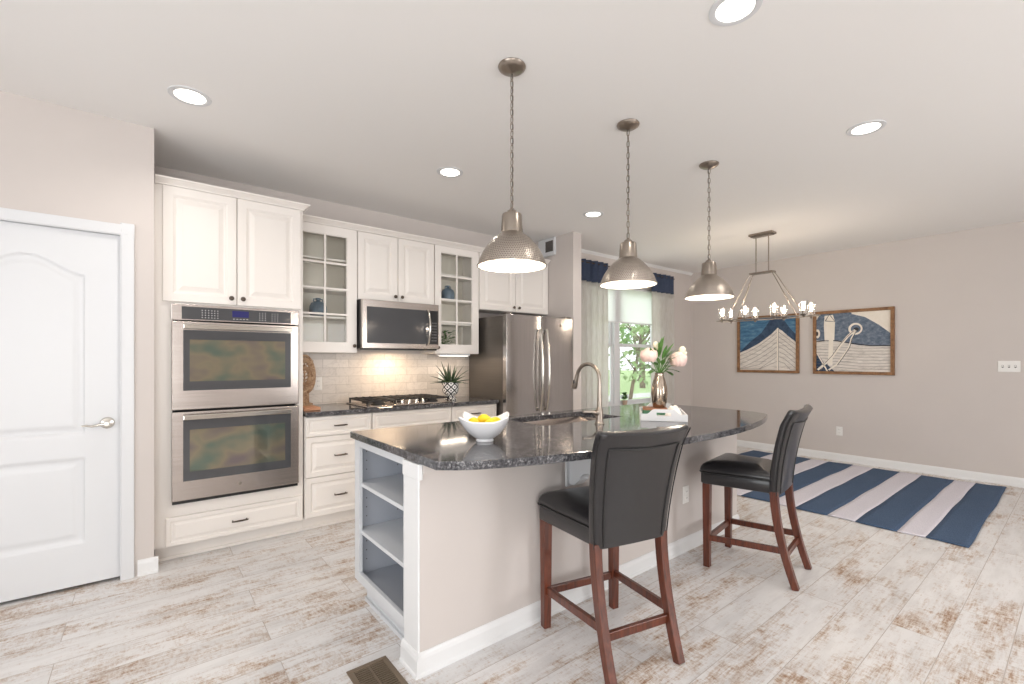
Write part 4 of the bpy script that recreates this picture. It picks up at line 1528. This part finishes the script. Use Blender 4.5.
def strip(pts, w_):
    """polyline thickened in uv space"""
    up, dn = [], []
    for i, p in enumerate(pts):
        a = pts[max(i - 1, 0)]; b = pts[min(i + 1, len(pts) - 1)]
        dx, dy = b[0] - a[0], b[1] - a[1]
        l = math.hypot(dx, dy) or 1
        nx_, ny_ = -dy / l * w_ / 2, dx / l * w_ / 2
        cl = lambda q: (min(1, max(0, q[0])), min(1, max(0, q[1])))
        up.append(cl((p[0] + nx_, p[1] + ny_))); dn.append(cl((p[0] - nx_, p[1] - ny_)))
    return up + dn[::-1]


def ell(cx_, cy_, rx, ry, n=28):
    return [(min(1, max(0, cx_ + rx * math.cos(2 * PI * i / n))), cy_ + ry * math.sin(2 * PI * i / n)) for i in range(n)]


PZ0, PZ1 = 1.125, 1.955
t1, cv, _ = picture('framed_picture', 3.34, 2.495, PZ0, PZ1, 'square brown-framed painting of a white boat bow pointing up over blue water')
sh = [('art_sea', [(0, 0), (1, 0), (1, 1), (0, 1)], 0),
      ('art_navy', [(0, 0.36), (0.2, 0.56), (0.4, 0.72), (0.55, 0.95), (0.60, 1), (0.76, 1), (0.9, 0.78), (1, 0.66), (1, 0.5), (0.68, 0.6), (0, 0.2)], 1),
      ('art_hull', [(0, 0), (1, 0), (1, 0.52), (0.88, 0.63), (0.76, 0.75), (0.685, 0.80), (0.58, 0.69), (0.36, 0.52), (0.16, 0.41), (0, 0.34)], 2)]
for k in range(7):
    o_ = 0.055 + 0.085 * k
    sh.append(('art_plank', strip([(0, 0.34 - o_), (0.16, 0.41 - o_), (0.36, 0.52 - o_), (0.58, 0.69 - o_ * 1.05), (0.68, 0.79 - o_ * 1.1)] if o_ < 0.34 else [(0.0, max(0.0, 0.34 - o_) + 0.02), (0.36, max(0.02, 0.50 - o_)), (0.68, 0.79 - o_ * 1.1)], 0.008), 3))
    sh.append(('art_plank', strip([(0.70, 0.79 - o_ * 1.1), (0.80, 0.70 - o_), (0.9, 0.61 - o_ if o_ < 0.55 else 0.02), (1, max(0.01, 0.52 - o_))], 0.008), 3))
sh.append(('art_cream', strip([(0.69, 0.0), (0.69, 0.80)], 0.028), 4))
sh.append(('art_line', strip([(0.705, 0.0), (0.705, 0.78)], 0.006), 5))
painted(t1, 'canvas', cv, sh, ['art_sea', 'art_navy', 'art_hull', 'art_plank', 'art_cream', 'art_line'])

t2, cv, _ = picture('framed_picture', 2.325, 1.462, PZ0, PZ1, 'larger brown-framed painting of a blue and white boat hull with a mooring rope')
sh = [('art_cream', [(0, 0), (1, 0), (1, 1), (0, 1)], 0),
      ('art_hull', [(0, 0), (1, 0), (1, 0.46), (0, 0.58)], 1),
      ('art_hullblue', [(0, 0.54), (0.3, 0.52), (0.6, 0.44), (1, 0.42), (1, 0.64), (0.85, 0.80), (0.65, 0.93), (0.48, 1.0), (0.05, 1.0), (0, 0.9)], 2),
      ('art_line', strip([(0.0, 0.52), (0.15, 0.54), (0.3, 0.525), (0.5, 0.475), (0.75, 0.43), (1, 0.425)], 0.016), 3),
      ('art_cream', strip([(0.50, 0.985), (0.68, 0.92), (0.86, 0.78), (1, 0.64)], 0.022), 3)]
for k in range(9):
    v_ = 0.40 - k * 0.05
    sh.append(('art_plank', strip([(0.0, v_ + 0.03), (0.3, v_ + 0.02), (0.6, v_ - 0.008), (1, v_ - 0.01)], 0.007), 3))
sh += [('art_cream', [(0.12, 0.54), (0.26, 0.54), (0.27, 0.86), (0.24, 0.98), (0.12, 0.97), (0.11, 0.8)], 4),
       ('art_cream', [(0.17, 0.1), (0.235, 0.1), (0.245, 0.54), (0.18, 0.54)], 4),
       ('art_line', strip([(0.13, 0.88), (0.27, 0.86), (0.19, 0.99), (0.13, 0.88)], 0.012), 5),
       ('art_navy', [(0, 0.0), (0.06, 0.0), (0.12, 0.13), (0.0, 0.34)], 3),
       ('art_navy', [(0.06, 0.0), (0.26, 0.0), (0.14, 0.14)], 3),
       ('art_cream', ell(0.55, 0.72, 0.095, 0.10), 5), ('art_hullblue', ell(0.555, 0.72, 0.066, 0.068), 6), ('art_line', ell(0.56, 0.71, 0.036, 0.034), 7),
       ('art_cream', ell(0.015, 0.66, 0.04, 0.08), 5), ('art_line', ell(0.008, 0.66, 0.02, 0.04), 6),
       ('art_cream', strip([(0.55, 0.70), (0.45, 0.60), (0.36, 0.47), (0.25, 0.28), (0.14, 0.14), (0.02, 0.02)], 0.036), 8),
       ('art_line', strip([(0.53, 0.69), (0.43, 0.58), (0.34, 0.46), (0.23, 0.27), (0.12, 0.13)], 0.007), 9),
       ('art_cream', strip([(0.56, 0.69), (0.50, 0.56), (0.47, 0.42), (0.38, 0.25), (0.30, 0.12), (0.18, 0.02)], 0.026), 8),
       ('art_line', strip([(0.565, 0.68), (0.505, 0.55), (0.475, 0.41), (0.385, 0.24), (0.305, 0.11)], 0.009), 9),
       ('art_cream', strip([(0.0, 0.32), (0.10, 0.13), (0.16, 0.0)], 0.022), 8)]
painted(t2, 'canvas', cv, sh, ['art_cream', 'art_hull', 'art_hullblue', 'art_line', 'art_plank', 'art_navy'])

# ------------------------------------------------------------------ rug
bnd = [0.525, 0.75, 0.915, 1.18, 1.37, 1.62, 1.82, 2.08, 2.28, 2.53, 2.73, 3.02]
rg = MB()
rx0, rx1 = 4.475, 6.84
def rz(x, y):
    e = min(x - rx0, rx1 - x)
    return 0.009 + 0.0015 * math.sin(x * 9 + y * 2) + 0.001 * math.sin(y * 23 + x * 5) + 0.014 * math.exp(-((x - rx1 + 0.05) ** 2 + (y - 0.55) ** 2) / 0.008)
for k, (a, b) in enumerate(zip(bnd[:-1], bnd[1:])):
    rg.k = k % 2

    def fn(u, v, a=a, b=b, k=k):
        x = rx0 + (rx1 - rx0) * u
        wob = lambda q: 0.0 if q in (0.525, 3.02) else 0.0025 * math.sin(x * 6 + q * 9)
        edge = 0.004 * math.sin(x * 5) if a == 0.525 and v == 0 else 0
        y = a + wob(a) + edge + (b + wob(b) - a - wob(a) - edge) * v
        x += 0.010 * math.sin(y * 11) * (1 if u < 0.01 or u > 0.99 else 0) + 0.12 * (0.55 - min(y, 0.55 + 0.25)) * 0 + (0.16 * math.exp(-((y - 0.60) / 0.09) ** 2) if u > 0.99 else 0) * 0
        return (x, y, rz(x, y))
    rg.grid(fn, 60, 6)
obj('striped_rug', rg, ['rugblue', 'rugwhite'], smooth=60, solid=0.006, label='navy and white wide-striped flatweave rug lying on the dining floor', cat='rug')

# ------------------------------------------------------------------ curtains, shade


def curtain(x0, x1, folds, label, y=4.02):
    t = thing('curtain', label, 'curtain', ((x0 + x1) / 2, y, 0.02), group='colour-block curtain panels at the dining window')

    def sheet(z0, z1, nz_, amp0):
        def fn(u, v):
            z = z0 + (z1 - z0) * v
            ph = 2 * PI * folds * u
            sq = 1 - 0.04 * math.sin(PI * min(1, max(0, (2.6 - z) / 2.6)))
            amp = amp0 * (0.8 + 0.2 * math.sin(3.1 * u * folds + 1))
            x = (x0 + x1) / 2 + (u - 0.5) * (x1 - x0) * sq + 0.008 * math.sin(ph * 2)
            return (x, y + amp * math.sin(ph) + 0.01 * math.sin(z * 2 + u * 9), z)
        return MB().grid(fn, int(folds * 14), nz_)
    obj('cream_panel', sheet(0.02, 2.325, 24, 0.035), 'curtain', t, smooth=80, solid=0.0025, label='cream lower panel')
    obj('navy_band', sheet(2.322, 2.60, 6, 0.0355), 'navy', t, smooth=80, solid=0.004, label='navy gathered top band')
    return t


curtain(4.30, 4.845, 5, 'cream curtain panel with navy top band left of the dining window')
curtain(5.83, 6.40, 5, 'cream curtain panel with navy top band right of the dining window')
rd = thing('curtain_rod', 'curtain rod carrying the navy-topped panels', 'rod', (5.35, 4.02, 2.56))
obj('pole', MB().tube([(4.28, 4.02, 2.565), (6.42, 4.02, 2.565)], 0.009, 10), 'bronze', rd, smooth=50)
obj('bracket', MB().box(5.34, 5.36, 4.02, YW - 0.001, 2.555, 2.575), 'bronze', rd)
rs = thing('roller_shade', 'white roller shade half lowered over the dining window', 'blind', (5.29, YW + 0.01, 1.84))
obj('shade_cloth', MB().box(wx0 + 0.055, wx1 - 0.055, YW + 0.008, YW + 0.010, 1.85, 2.33), 'roller', rs)
obj('hem_bar', MB().box(wx0 + 0.055, wx1 - 0.055, YW + 0.002, YW + 0.014, 1.832, 1.85), 'trim', rs, bevel=0.002)
obj('roller_tube', MB().tube([(wx0 + 0.03, YW + 0.025, 2.335), (wx1 - 0.03, YW + 0.025, 2.335)], 0.02, 14), 'white', rs, smooth=50)


# ------------------------------------------------------------------ plants and decor
def leaf(mb, base, d, length, width, droop=0.3, fold=0.15, n=6):
    base = Vector(base)
    d = Vector(d).normalized()
    side = d.cross(Vector((0, 0, 1)))
    if side.length < 0.05:
        side = Vector((1, 0, 0))
    side.normalize()
    nrm = side.cross(d).normalized()
    L, C, R3 = [], [], []
    p = base.copy()
    cur = d.copy()
    for i in range(n + 1):
        s4 = i / n
        wv = width * math.sin(PI * min(1, 0.08 + s4 * 0.92)) ** 0.8 * (1 if i < n else 0.05)
        L.append(p + side * wv / 2 + nrm * fold * wv)
        C.append(p.copy())
        R3.append(p - side * wv / 2 + nrm * fold * wv)
        cur = (cur + Vector((0, 0, -droop / n))).normalized()
        p = p + cur * length / n
    vs = [tuple(q) for q in L + C + R3]
    m = n + 1
    fs = []
    for i in range(n):
        fs.append((i, i + 1, m + i + 1, m + i))
        fs.append((m + i, m + i + 1, 2 * m + i + 1, 2 * m + i))
    mb._add(vs, fs)


def blade(mb, base, d, length, w0, droop):
    """thick tapering succulent blade"""
    p = Vector(base)
    cur = Vector(d).normalized()
    pts = []
    for i in range(8):
        pts.append(p.copy())
        cur = (cur + Vector((cur.x, cur.y, 0)) * droop * 0.12 + Vector((0, 0, -droop * 0.1))).normalized()
        p = p + cur * length / 7
    mb.tube(pts, [w0 * (1 - (i / 7) ** 1.6) + 0.0008 for i in range(8)], 8, flat=0.45)


# spiky plant on the kitchen counter
sp = thing('potted_plant', 'spiky aloe plant in a black and white lattice pot on the kitchen counter', 'plant', (2.35, 3.93, 0.9155))
sp.scale = (1.12, 1.12, 1.12)
obj('pot', MB().lathe([(0.052, 0.001), (0.054, 0.012), (0.036, 0.028), (0.040, 0.045), (0.066, 0.06), (0.074, 0.10), (0.073, 0.145), (0.068, 0.158), (0.060, 0.158), (0.060, 0.14)], n=40, cap1=False), 'lattice', sp, local=True, smooth=40)
obj('soil', MB().lathe([(0.061, 0.138), (0.03, 0.142)], n=24), 'soil', sp, local=True)
bl = MB()
for i in range(26):
    a = i * 2.399
    el = 0.35 + 1.15 * (i / 26)
    blade(bl, (0.018 * math.cos(a), 0.018 * math.sin(a), 0.14), (math.cos(a) * math.cos(el), math.sin(a) * math.cos(el), math.sin(el)), 0.16 + 0.06 * random.random(), 0.014, 0.9 * (1 - i / 30))
obj('spiky_leaves', bl, 'leaf_dark', sp, local=True, smooth=60)
sl = MB()
for i in range(34):
    a = i * 2.399
    r_ = 0.045 + 0.018 * random.random()
    for k in range(3):
        leaf(sl, (r_ * math.cos(a), r_ * math.sin(a), 0.15), (math.cos(a + k), math.sin(a + k), 0.8), 0.045, 0.022, 0.6)
obj('succulent_leaves', sl, 'leaf_pale', sp, local=True, smooth=60, label='pale green low rosette leaves')

# carved ornament and cutting board by the oven
orn = thing('carved_ornament', 'openwork carved wood leaf ornament standing on a block left of the cooktop', 'ornament', (1.0, 4.05, 0.915))
obj('base_block', MB().box(0.98, 1.08, 4.0, 4.1, 0.9155, 0.955).box(1.0, 1.06, 4.03, 4.07, 0.955, 1.03), 'carved', orn, bevel=0.003)
om = MB()
ocx, ocz = 1.028, 1.175
for rr in range(3):
    k = 1 - rr * 0.27
    pts = []
    for i in range(44):
        a = 2 * PI * i / 44
        pts.append((ocx + 0.078 * k * math.cos(a), 4.05, ocz + 0.155 * k * math.sin(a) * (1 + 0.1 * math.sin(a))))
    om.tube(pts, 0.012, 8, closed=True)
for i in range(26):
    a = 2 * PI * i / 26
    x = ocx + 0.068 * math.cos(a)
    z = ocz + 0.135 * math.sin(a)
    om.sphere((x, 4.05 - 0.004, z), 0.017, 10, 6, (1, 0.6, 1.2))
    x = ocx + 0.040 * math.cos(a + 0.2)
    z = ocz + 0.066 * math.sin(a + 0.2)
    if i % 2:
        om.sphere((x, 4.05, z), 0.014, 8, 6, (1.2, 0.8, 1.4))
om.tube([(ocx, 4.05, 1.02), (ocx, 4.05, 1.345)], [0.008, 0.004], 8)
for i in range(7):
    z = 1.08 + i * 0.03
    for sx in (-1, 1):
        om.tube([(ocx, 4.05, z), (ocx + sx * 0.068, 4.05, z + 0.045)], 0.0055, 6)
obj('carved_leaf', om, 'carved', orn, smooth=60)
obj('cutting_board', MB().box(0.955, 1.075, 3.76, 3.95, 0.9155, 0.942), 'board', bevel=0.005, label='small thick wooden board lying on the counter beside the oven', cat='cutting board')


# blue-grey jars in the glass cabinets
def jar(loc, label, s5=1.0):
    t = thing('ceramic_jar', label, 'jar', loc, 0, 'blue-grey jars in the glass cabinets')
    obj('jar_body', MB().lathe([(0.052 * s5, 0.001), (0.066 * s5, 0.01), (0.070 * s5, 0.05), (0.069 * s5, 0.085), (0.055 * s5, 0.115), (0.022 * s5, 0.130), (0.016 * s5, 0.137), (0.016 * s5, 0.150), (0.022 * s5, 0.158), (0.012 * s5, 0.158)], n=36), 'bluejar', t, local=True, smooth=50)
    for sx in (-1, 1):
        obj('lug', MB().tube([(sx * 0.018, 0, 0.148), (sx * 0.036, 0, 0.150), (sx * 0.038, 0, 0.132), (sx * 0.03, 0, 0.122)], 0.005, 8), 'bluejar', t, local=True, smooth=50)
    return t


j1 = jar((1.155, 4.12, 1.6815), 'blue-grey ceramic jar on a shelf of the glass cabinet beside the oven')
dup(j1, (2.435, 4.12, 1.9165), 0.2, 'blue-grey ceramic jar on a shelf of the glass cabinet beside the refrigerator')
gp = thing('potted_plant', 'small bushy green plant inside the glass cabinet beside the refrigerator', 'plant', (2.40, 4.12, 1.3905))
obj('pot', MB().lathe([(0.035, 0.0), (0.045, 0.05), (0.047, 0.065), (0.04, 0.065), (0.038, 0.055)], n=24), 'marblewhite', gp, local=True, smooth=40)
gl = MB()
for i in range(90):
    a = random.random() * 2 * PI
    rr = 0.095 * random.random() ** 0.5
    z = 0.07 + 0.15 * random.random()
    leaf(gl, (rr * math.cos(a), rr * 0.9 * math.sin(a), z), (math.cos(a), math.sin(a), 0.6), 0.04, 0.026, 0.5, n=4)
for i in range(8):
    a = i * 0.8
    gl.tube([(0, 0, 0.05), (0.05 * math.cos(a), 0.05 * math.sin(a), 0.15)], 0.0015, 5)
obj('foliage', gl, 'leaf', gp, local=True, smooth=60)

# window sill plant
wp = thing('potted_plant', 'tiny green plant in a small pot on the dining window sill', 'plant', (5.31, YW - 0.005, 0.6645))
obj('pot', MB().lathe([(0.028, 0.0), (0.036, 0.06), (0.038, 0.075), (0.032, 0.075)], n=20), 'pot_terra', wp, local=True, smooth=40)
gl = MB()
for i in range(40):
    a = random.random() * 2 * PI
    leaf(gl, (0.015 * math.cos(a), 0.015 * math.sin(a), 0.08 + 0.09 * random.random()), (math.cos(a), math.sin(a), 0.9), 0.06, 0.035, 0.6, n=4)
obj('foliage', gl, 'leaf', wp, local=True, smooth=60)

# lemon bowl
BX, BY, BZ = 1.295, 1.84, 0.9155
bw = thing('fruit_bowl', 'white square wavy-rimmed bowl holding lemons on the island', 'bowl', (BX, BY, BZ), math.radians(-38.5))


def bowl_pt(u, v, off=0.0):
    a = 2 * PI * u
    c_, s6 = math.cos(a), math.sin(a)
    e_ = 2 / (2 + 3.6 * v)
    r_ = 0.038 + (0.112 - 0.038) * (0.45 * math.sin(v * PI / 2) + 0.55 * v) - off
    x = math.copysign(abs(c_) ** e_, c_) * r_
    y = math.copysign(abs(s6) ** e_, s6) * r_
    corner = abs(math.sin(2 * a)) ** 1.8
    z = 0.012 + off * 0.9 + (0.088 + 0.026 * corner) * v ** 1.35
    k = 1 + 0.15 * corner * v ** 2
    return (x * k, y * k, z)


bo_ = MB()
nu, nv = 64, 14
rings = [[bowl_pt(i / nu, j / nv) for i in range(nu)] for j in range(nv + 1)]
rings += [[bowl_pt(i / nu, j / nv, 0.005) for i in range(nu)] for j in range(nv, -1, -1)]
bo_.loops(rings)
bo_.lathe([(0.042, 0.0), (0.044, 0.004), (0.040, 0.014)], n=40)
obj('bowl_shell', bo_, 'marblewhite', bw, local=True, smooth=50)
lem = None
spots = [(-0.056, 0.014, 0.086, 0.6, 0.1), (0.030, -0.020, 0.086, 0.1, 0.0), (0.048, 0.042, 0.084, 2.2, 0.2), (-0.025, -0.040, 0.060, -0.5, 0.1), (-0.010, 0.042, 0.098, 2.8, 0.2)]
desc = ['lemon at the left side of the white bowl', 'lemon at the front right of the white bowl', 'lemon at the rear right of the white bowl', 'lemon lying low at the front of the white bowl', 'lemon on top in the middle of the white bowl']
ca_, sa_ = math.cos(-0.672), math.sin(-0.672)
for (lx, ly, lz, rz2, tl), ds in zip(spots, desc):
    wxp = BX + lx * ca_ - ly * sa_
    wyp = BY + lx * sa_ + ly * ca_
    if lem is None:
        prof = []
        for i in range(17):
            a = -PI / 2 + PI * i / 16
            rr = 0.027 * math.cos(a)
            x = 0.033 * math.sin(a)
            if abs(math.sin(a)) > 0.92:
                x += math.copysign(0.006, x) * (abs(math.sin(a)) - 0.92) / 0.08
            prof.append((max(rr, 0.0012), x))
        lm = MB().lathe(prof, n=24, axis='x')
        lem = obj('lemon', lm, 'lemon', smooth=70, label=ds, cat='lemon', group='lemons in the bowl', origin=(0, 0, 0))
        o = lem
    else:
        o = lem.copy()
        COL.objects.link(o)
        o['label'] = ds
    o.location = (wxp, wyp, BZ + lz)
    o.rotation_euler = (0, tl, rz2)

# tray with books, vase and flowers
ta = -math.radians(53)
trl = Vector((2.79, 1.845, 0.9155))
tr = thing('serving_tray', 'white wooden tray with cut-out handles on the island holding books and a vase', 'tray', trl, ta)
tw, tl_ = 0.145, 0.235
obj('tray_base', MB().box(-tw, tw, -tl_, tl_, 0, 0.008), 'white', tr, local=True, bevel=0.002)
for sx in (-1, 1):
    obj('side_wall', MB().box(sx * tw - (0.010 if sx > 0 else 0), sx * tw + (0 if sx > 0 else 0.010), -tl_, tl_, 0.008, 0.045), 'white', tr, local=True, bevel=0.002)
for sy in (-1, 1):
    n = 24
    e = MB()
    yy0, yy1 = (sy * tl_ - 0.01, sy * tl_) if sy > 0 else (sy * tl_, sy * tl_ + 0.01)

    def toph(x):
        k = max(0, min(1, (0.105 - abs(x)) / 0.045))
        return 0.045 + 0.032 * (3 * k * k - 2 * k ** 3)
    for i in range(n):
        xa = -tw + 0.01 + (2 * tw - 0.02) * i / n
        xb = -tw + 0.01 + (2 * tw - 0.02) * (i + 1) / n
        za, zb_ = toph(xa), toph(xb)
        slot = abs((xa + xb) / 2) < 0.05
        if slot:
            parts = [(0.008, 0.008, 0.034, 0.034), (0.055, 0.055, za, zb_)]
        else:
            parts = [(0.008, 0.008, za, zb_)]
        for p0, p1, q0, q1 in parts:
            e._add([(xa, yy0, p0), (xb, yy0, p1), (xb, yy1, p1), (xa, yy1, p0), (xa, yy0, q0), (xb, yy0, q1), (xb, yy1, q1), (xa, yy1, q0)],
                   [(0, 3, 2, 1), (4, 5, 6, 7), (0, 1, 5, 4), (2, 3, 7, 6), (3, 0, 4, 7), (1, 2, 6, 5)])
    obj('handle_end', e, 'white', tr, local=True)


def tray_world(x, y, z=0.0):
    c_, s7 = math.cos(ta), math.sin(ta)
    return (trl.x + x * c_ - y * s7, trl.y + x * s7 + y * c_, trl.z + z)


bkz = 0.009
for nm, hgt, mat, lb, ww in (('book', 0.030, 'bookgreen', 'green-covered book lying at the bottom of the stack in the white tray', 0.085), ('book', 0.014, 'bookbrown', 'thin brown-covered book directly under the metallic vase', 0.083)):
    bo2 = thing(nm, lb, 'book', tray_world(-0.040, 0.12, bkz), ta, 'books stacked in the tray')
    obj('cover', MB().box(-ww, ww, -0.07, 0.07, 0, 0.002).box(-ww, ww, -0.07, 0.07, hgt - 0.002, hgt).box(-ww, ww, -0.07, -0.066, 0.002, hgt - 0.002), mat, bo2, local=True)
    obj('pages', MB().box(-ww + 0.003, ww - 0.003, -0.066, 0.067, 0.002, hgt - 0.002), 'paper', bo2, local=True)
    bkz += hgt + 0.0005
nk = MB()


def nfn(u, v):
    x = 0.02 + 0.105 * u
    y = -0.20 + 0.20 * v
    z = 0.010 + 0.078 * math.sin(PI * u) ** 0.6 * math.sin(PI * min(1, v * 1.02)) ** 0.4 + 0.006 * math.sin(u * 17 + v * 6)
    return (x, y, z)


nk.grid(nfn, 24, 24)
napk = obj('folded_napkin', nk, 'cloth', smooth=60, solid=0.003, origin=(0, 0, 0), label='white folded cloth bunched in the right side of the tray', cat='napkin')
napk.location = tray_world(0, 0, 0.002)
napk.rotation_euler = (0, 0, ta)

vz = thing('flower_vase', 'bronze mercury-glass vase standing on the books in the island tray', 'vase', tray_world(-0.008, 0.12, bkz))
VP = [(0.040, 0.0), (0.044, 0.004), (0.052, 0.05), (0.057, 0.10), (0.054, 0.145), (0.043, 0.19), (0.032, 0.225), (0.030, 0.24), (0.032, 0.25), (0.028, 0.25), (0.026, 0.235)]
obj('vase_body', MB().lathe(VP, n=40), 'vase', vz, local=True, smooth=50)
vl = Vector(vz.location)
CR = Vector((0.7825, -0.6226, 0))      # direction across the table as the bouquet spreads
CV = Vector((0.6226, 0.7825, 0))


def bouquet_pt(a, z, d=0.0):
    return vl + CR * a + CV * d + Vector((0, 0, z))


def stem(pts, r=0.0025):
    return MB().tube(pts, r, 6)


def peony(c_, r_, label, seed):
    rnd = random.Random(seed)
    t = thing('peony', label, 'flower', c_, 0, 'peonies in the vase')
    pm = MB()
    pm.sphere((0, 0, r_ * 0.12), r_ * 0.80, 18, 12)
    for L_ in range(4):
        rr = r_ * (0.55 + 0.15 * L_)
        npet = 7 + L_ * 2
        for i in range(npet):
            a = 2 * PI * (i + 0.5 * L_) / npet + rnd.random() * 0.3
            tilt = 1.0 - 0.22 * L_

            def pf(u, v, a=a, rr=rr, tilt=tilt):
                aa = a + (u - 0.5) * 1.1 * (0.6 + 0.6 * v)
                th_ = -0.9 + (1.1 + tilt) * v
                rad = rr * (1 + 0.06 * math.sin(u * 9))
                return (rad * math.cos(th_) * math.cos(aa), rad * math.cos(th_) * math.sin(aa), rad * math.sin(th_) + 0.004 * math.sin(u * 12))
            pm.grid(pf, 6, 6)
    obj('petals', pm, 'petal', t, local=True, smooth=80)
    base = vl + Vector((0, 0, 0.22)) - Vector(c_)
    obj('stem', stem([tuple(Vector((0, 0, -r_ * 0.5))), tuple(base * 0.5 + Vector((0, 0, 0.01))), tuple(base)]), 'leaf', t, local=True, smooth=60)
    return t


peony(bouquet_pt(-0.078, 0.375, -0.01), 0.058, 'blush pink peony on the left side of the bouquet', 1)
peony(bouquet_pt(0.135, 0.345, 0.0), 0.060, 'blush pink peony hanging on the right side of the bouquet', 2)
for k, (a, z, lb) in enumerate(((0.172, 0.41, 'cream flower bud at the upper right of the bouquet'), (-0.02, 0.45, 'cream flower bud at the top of the bouquet'))):
    c_ = bouquet_pt(a, z, 0.02)
    bt = thing('flower_bud', lb, 'flower', c_, 0, 'buds in the vase')
    obj('bud_petals', MB().sphere((0, 0, 0), 0.026 if k == 0 else 0.02, 14, 8, (1, 1, 1.15)).sphere((0.012, -0.01, -0.02), 0.018, 12, 8), 'bud', bt, local=True, smooth=70)
    base = vl + Vector((0, 0, 0.23)) - c_
    obj('stem', stem([(0, 0, -0.01), tuple(base * 0.5 + Vector((0, 0, 0.02))), tuple(base)]), 'leaf', bt, local=True, smooth=60)
lf = MB()
rnd = random.Random(5)
tips = [(-0.12, 0.29), (-0.15, 0.31), (-0.06, 0.27), (0.06, 0.28), (0.15, 0.27), (0.12, 0.24), (-0.02, 0.46), (0.04, 0.44), (0.075, 0.42), (0.12, 0.40), (-0.05, 0.43), (0.02, 0.36), (-0.03, 0.33), (0.07, 0.34), (0.10, 0.31), (-0.09, 0.25), (0.0, 0.50), (0.10, 0.46), (-0.10, 0.42), (0.15, 0.42)]
for a, z in tips:
    for q in range(2):
        dd = rnd.uniform(-0.06, 0.06)
        root = Vector((0, 0, 0.24))
        tip = CR * a + CV * dd + Vector((0, 0, z))
        mid = root.lerp(tip, 0.45) + Vector((0, 0, 0.02))
        lf.tube([tuple(root), tuple(mid)], 0.0015, 5)
        leaf(lf, mid, tip - mid + Vector((rnd.uniform(-.02, .02), rnd.uniform(-.02, .02), 0)), (tip - mid).length * 1.1, 0.032, 0.35, 0.1)
gr = thing('leafy_sprigs', 'long green leafy sprigs filling out the peony bouquet', 'foliage', vl)
obj('leaves', lf, 'leaf', gr, local=True, smooth=60)

# ------------------------------------------------------------------ outdoors beyond the window
obj('lawn', MB().box(-6, 70, 5.2, 60, -0.65, -0.6), 'grass', kind='stuff', label='pale green lawn outside the dining window', cat='grass')
obj('road', MB().box(-6, 70, 14.2, 16.0, -0.6, -0.59), 'road', label='pale path crossing the lawn outside', cat='path')


def tree(x, y, h_, r_, seed, label, nl=900, trunk=0.12, lean=0.0):
    rnd = random.Random(seed)
    t = thing('garden_tree', label, 'tree', (x, y, -0.6), 0, 'trees outside the window')
    obj('trunk', MB().tube([(0, 0, 0), (lean * 0.4, 0, h_ * 0.25), (lean, 0.05, h_ * 0.55), (lean * 1.2, 0, h_ * 0.8)], [trunk, trunk * 0.8, trunk * 0.6, trunk * 0.25], 10), 'bark', t, local=True, smooth=60)
    br3 = MB()
    for i in range(7):
        a = i * 2.4
        br3.tube([(lean * 0.8, 0, h_ * (0.3 + 0.05 * i)), (lean + math.cos(a) * r_ * 0.6, math.sin(a) * r_ * 0.6, h_ * (0.5 + 0.06 * i))], [trunk * 0.4, trunk * 0.12], 6)
    obj('branches', br3, 'bark', t, local=True, smooth=60)
    c_ = MB()
    for i in range(nl):
        while True:
            p_ = Vector((rnd.uniform(-1, 1), rnd.uniform(-1, 1), rnd.uniform(-1, 1)))
            if 0.3 < p_.length < 1:
                break
        p_ = Vector((p_.x * r_ + lean, p_.y * r_, h_ * 0.66 + p_.z * h_ * 0.38))
        d_ = Vector((rnd.uniform(-1, 1), rnd.uniform(-1, 1), rnd.uniform(-0.5, 0.5)))
        leaf(c_, p_, d_, 0.30, 0.16, 0.4, n=2)
    obj('crown', c_, 'tree', t, local=True)


tree(11.6, 8.9, 4.2, 1.2, 1, 'slim leaning young tree just outside the right half of the dining window', 500, 0.07, 0.7)
tree(13.0, 11.8, 7.0, 1.7, 2, 'pale leafy tree beside the dining window mullion', 900, 0.12)
tree(26.5, 19.0, 9, 3.2, 3, 'broad tree behind the lawn, right of the young tree', 1300, 0.2)
tree(31.0, 27.0, 11, 3.6, 4, 'tall tree across the path, left of the others', 1500, 0.25)
tree(43.0, 31.0, 12, 4.6, 5, 'tall tree across the path, farthest to the right', 1500, 0.25)
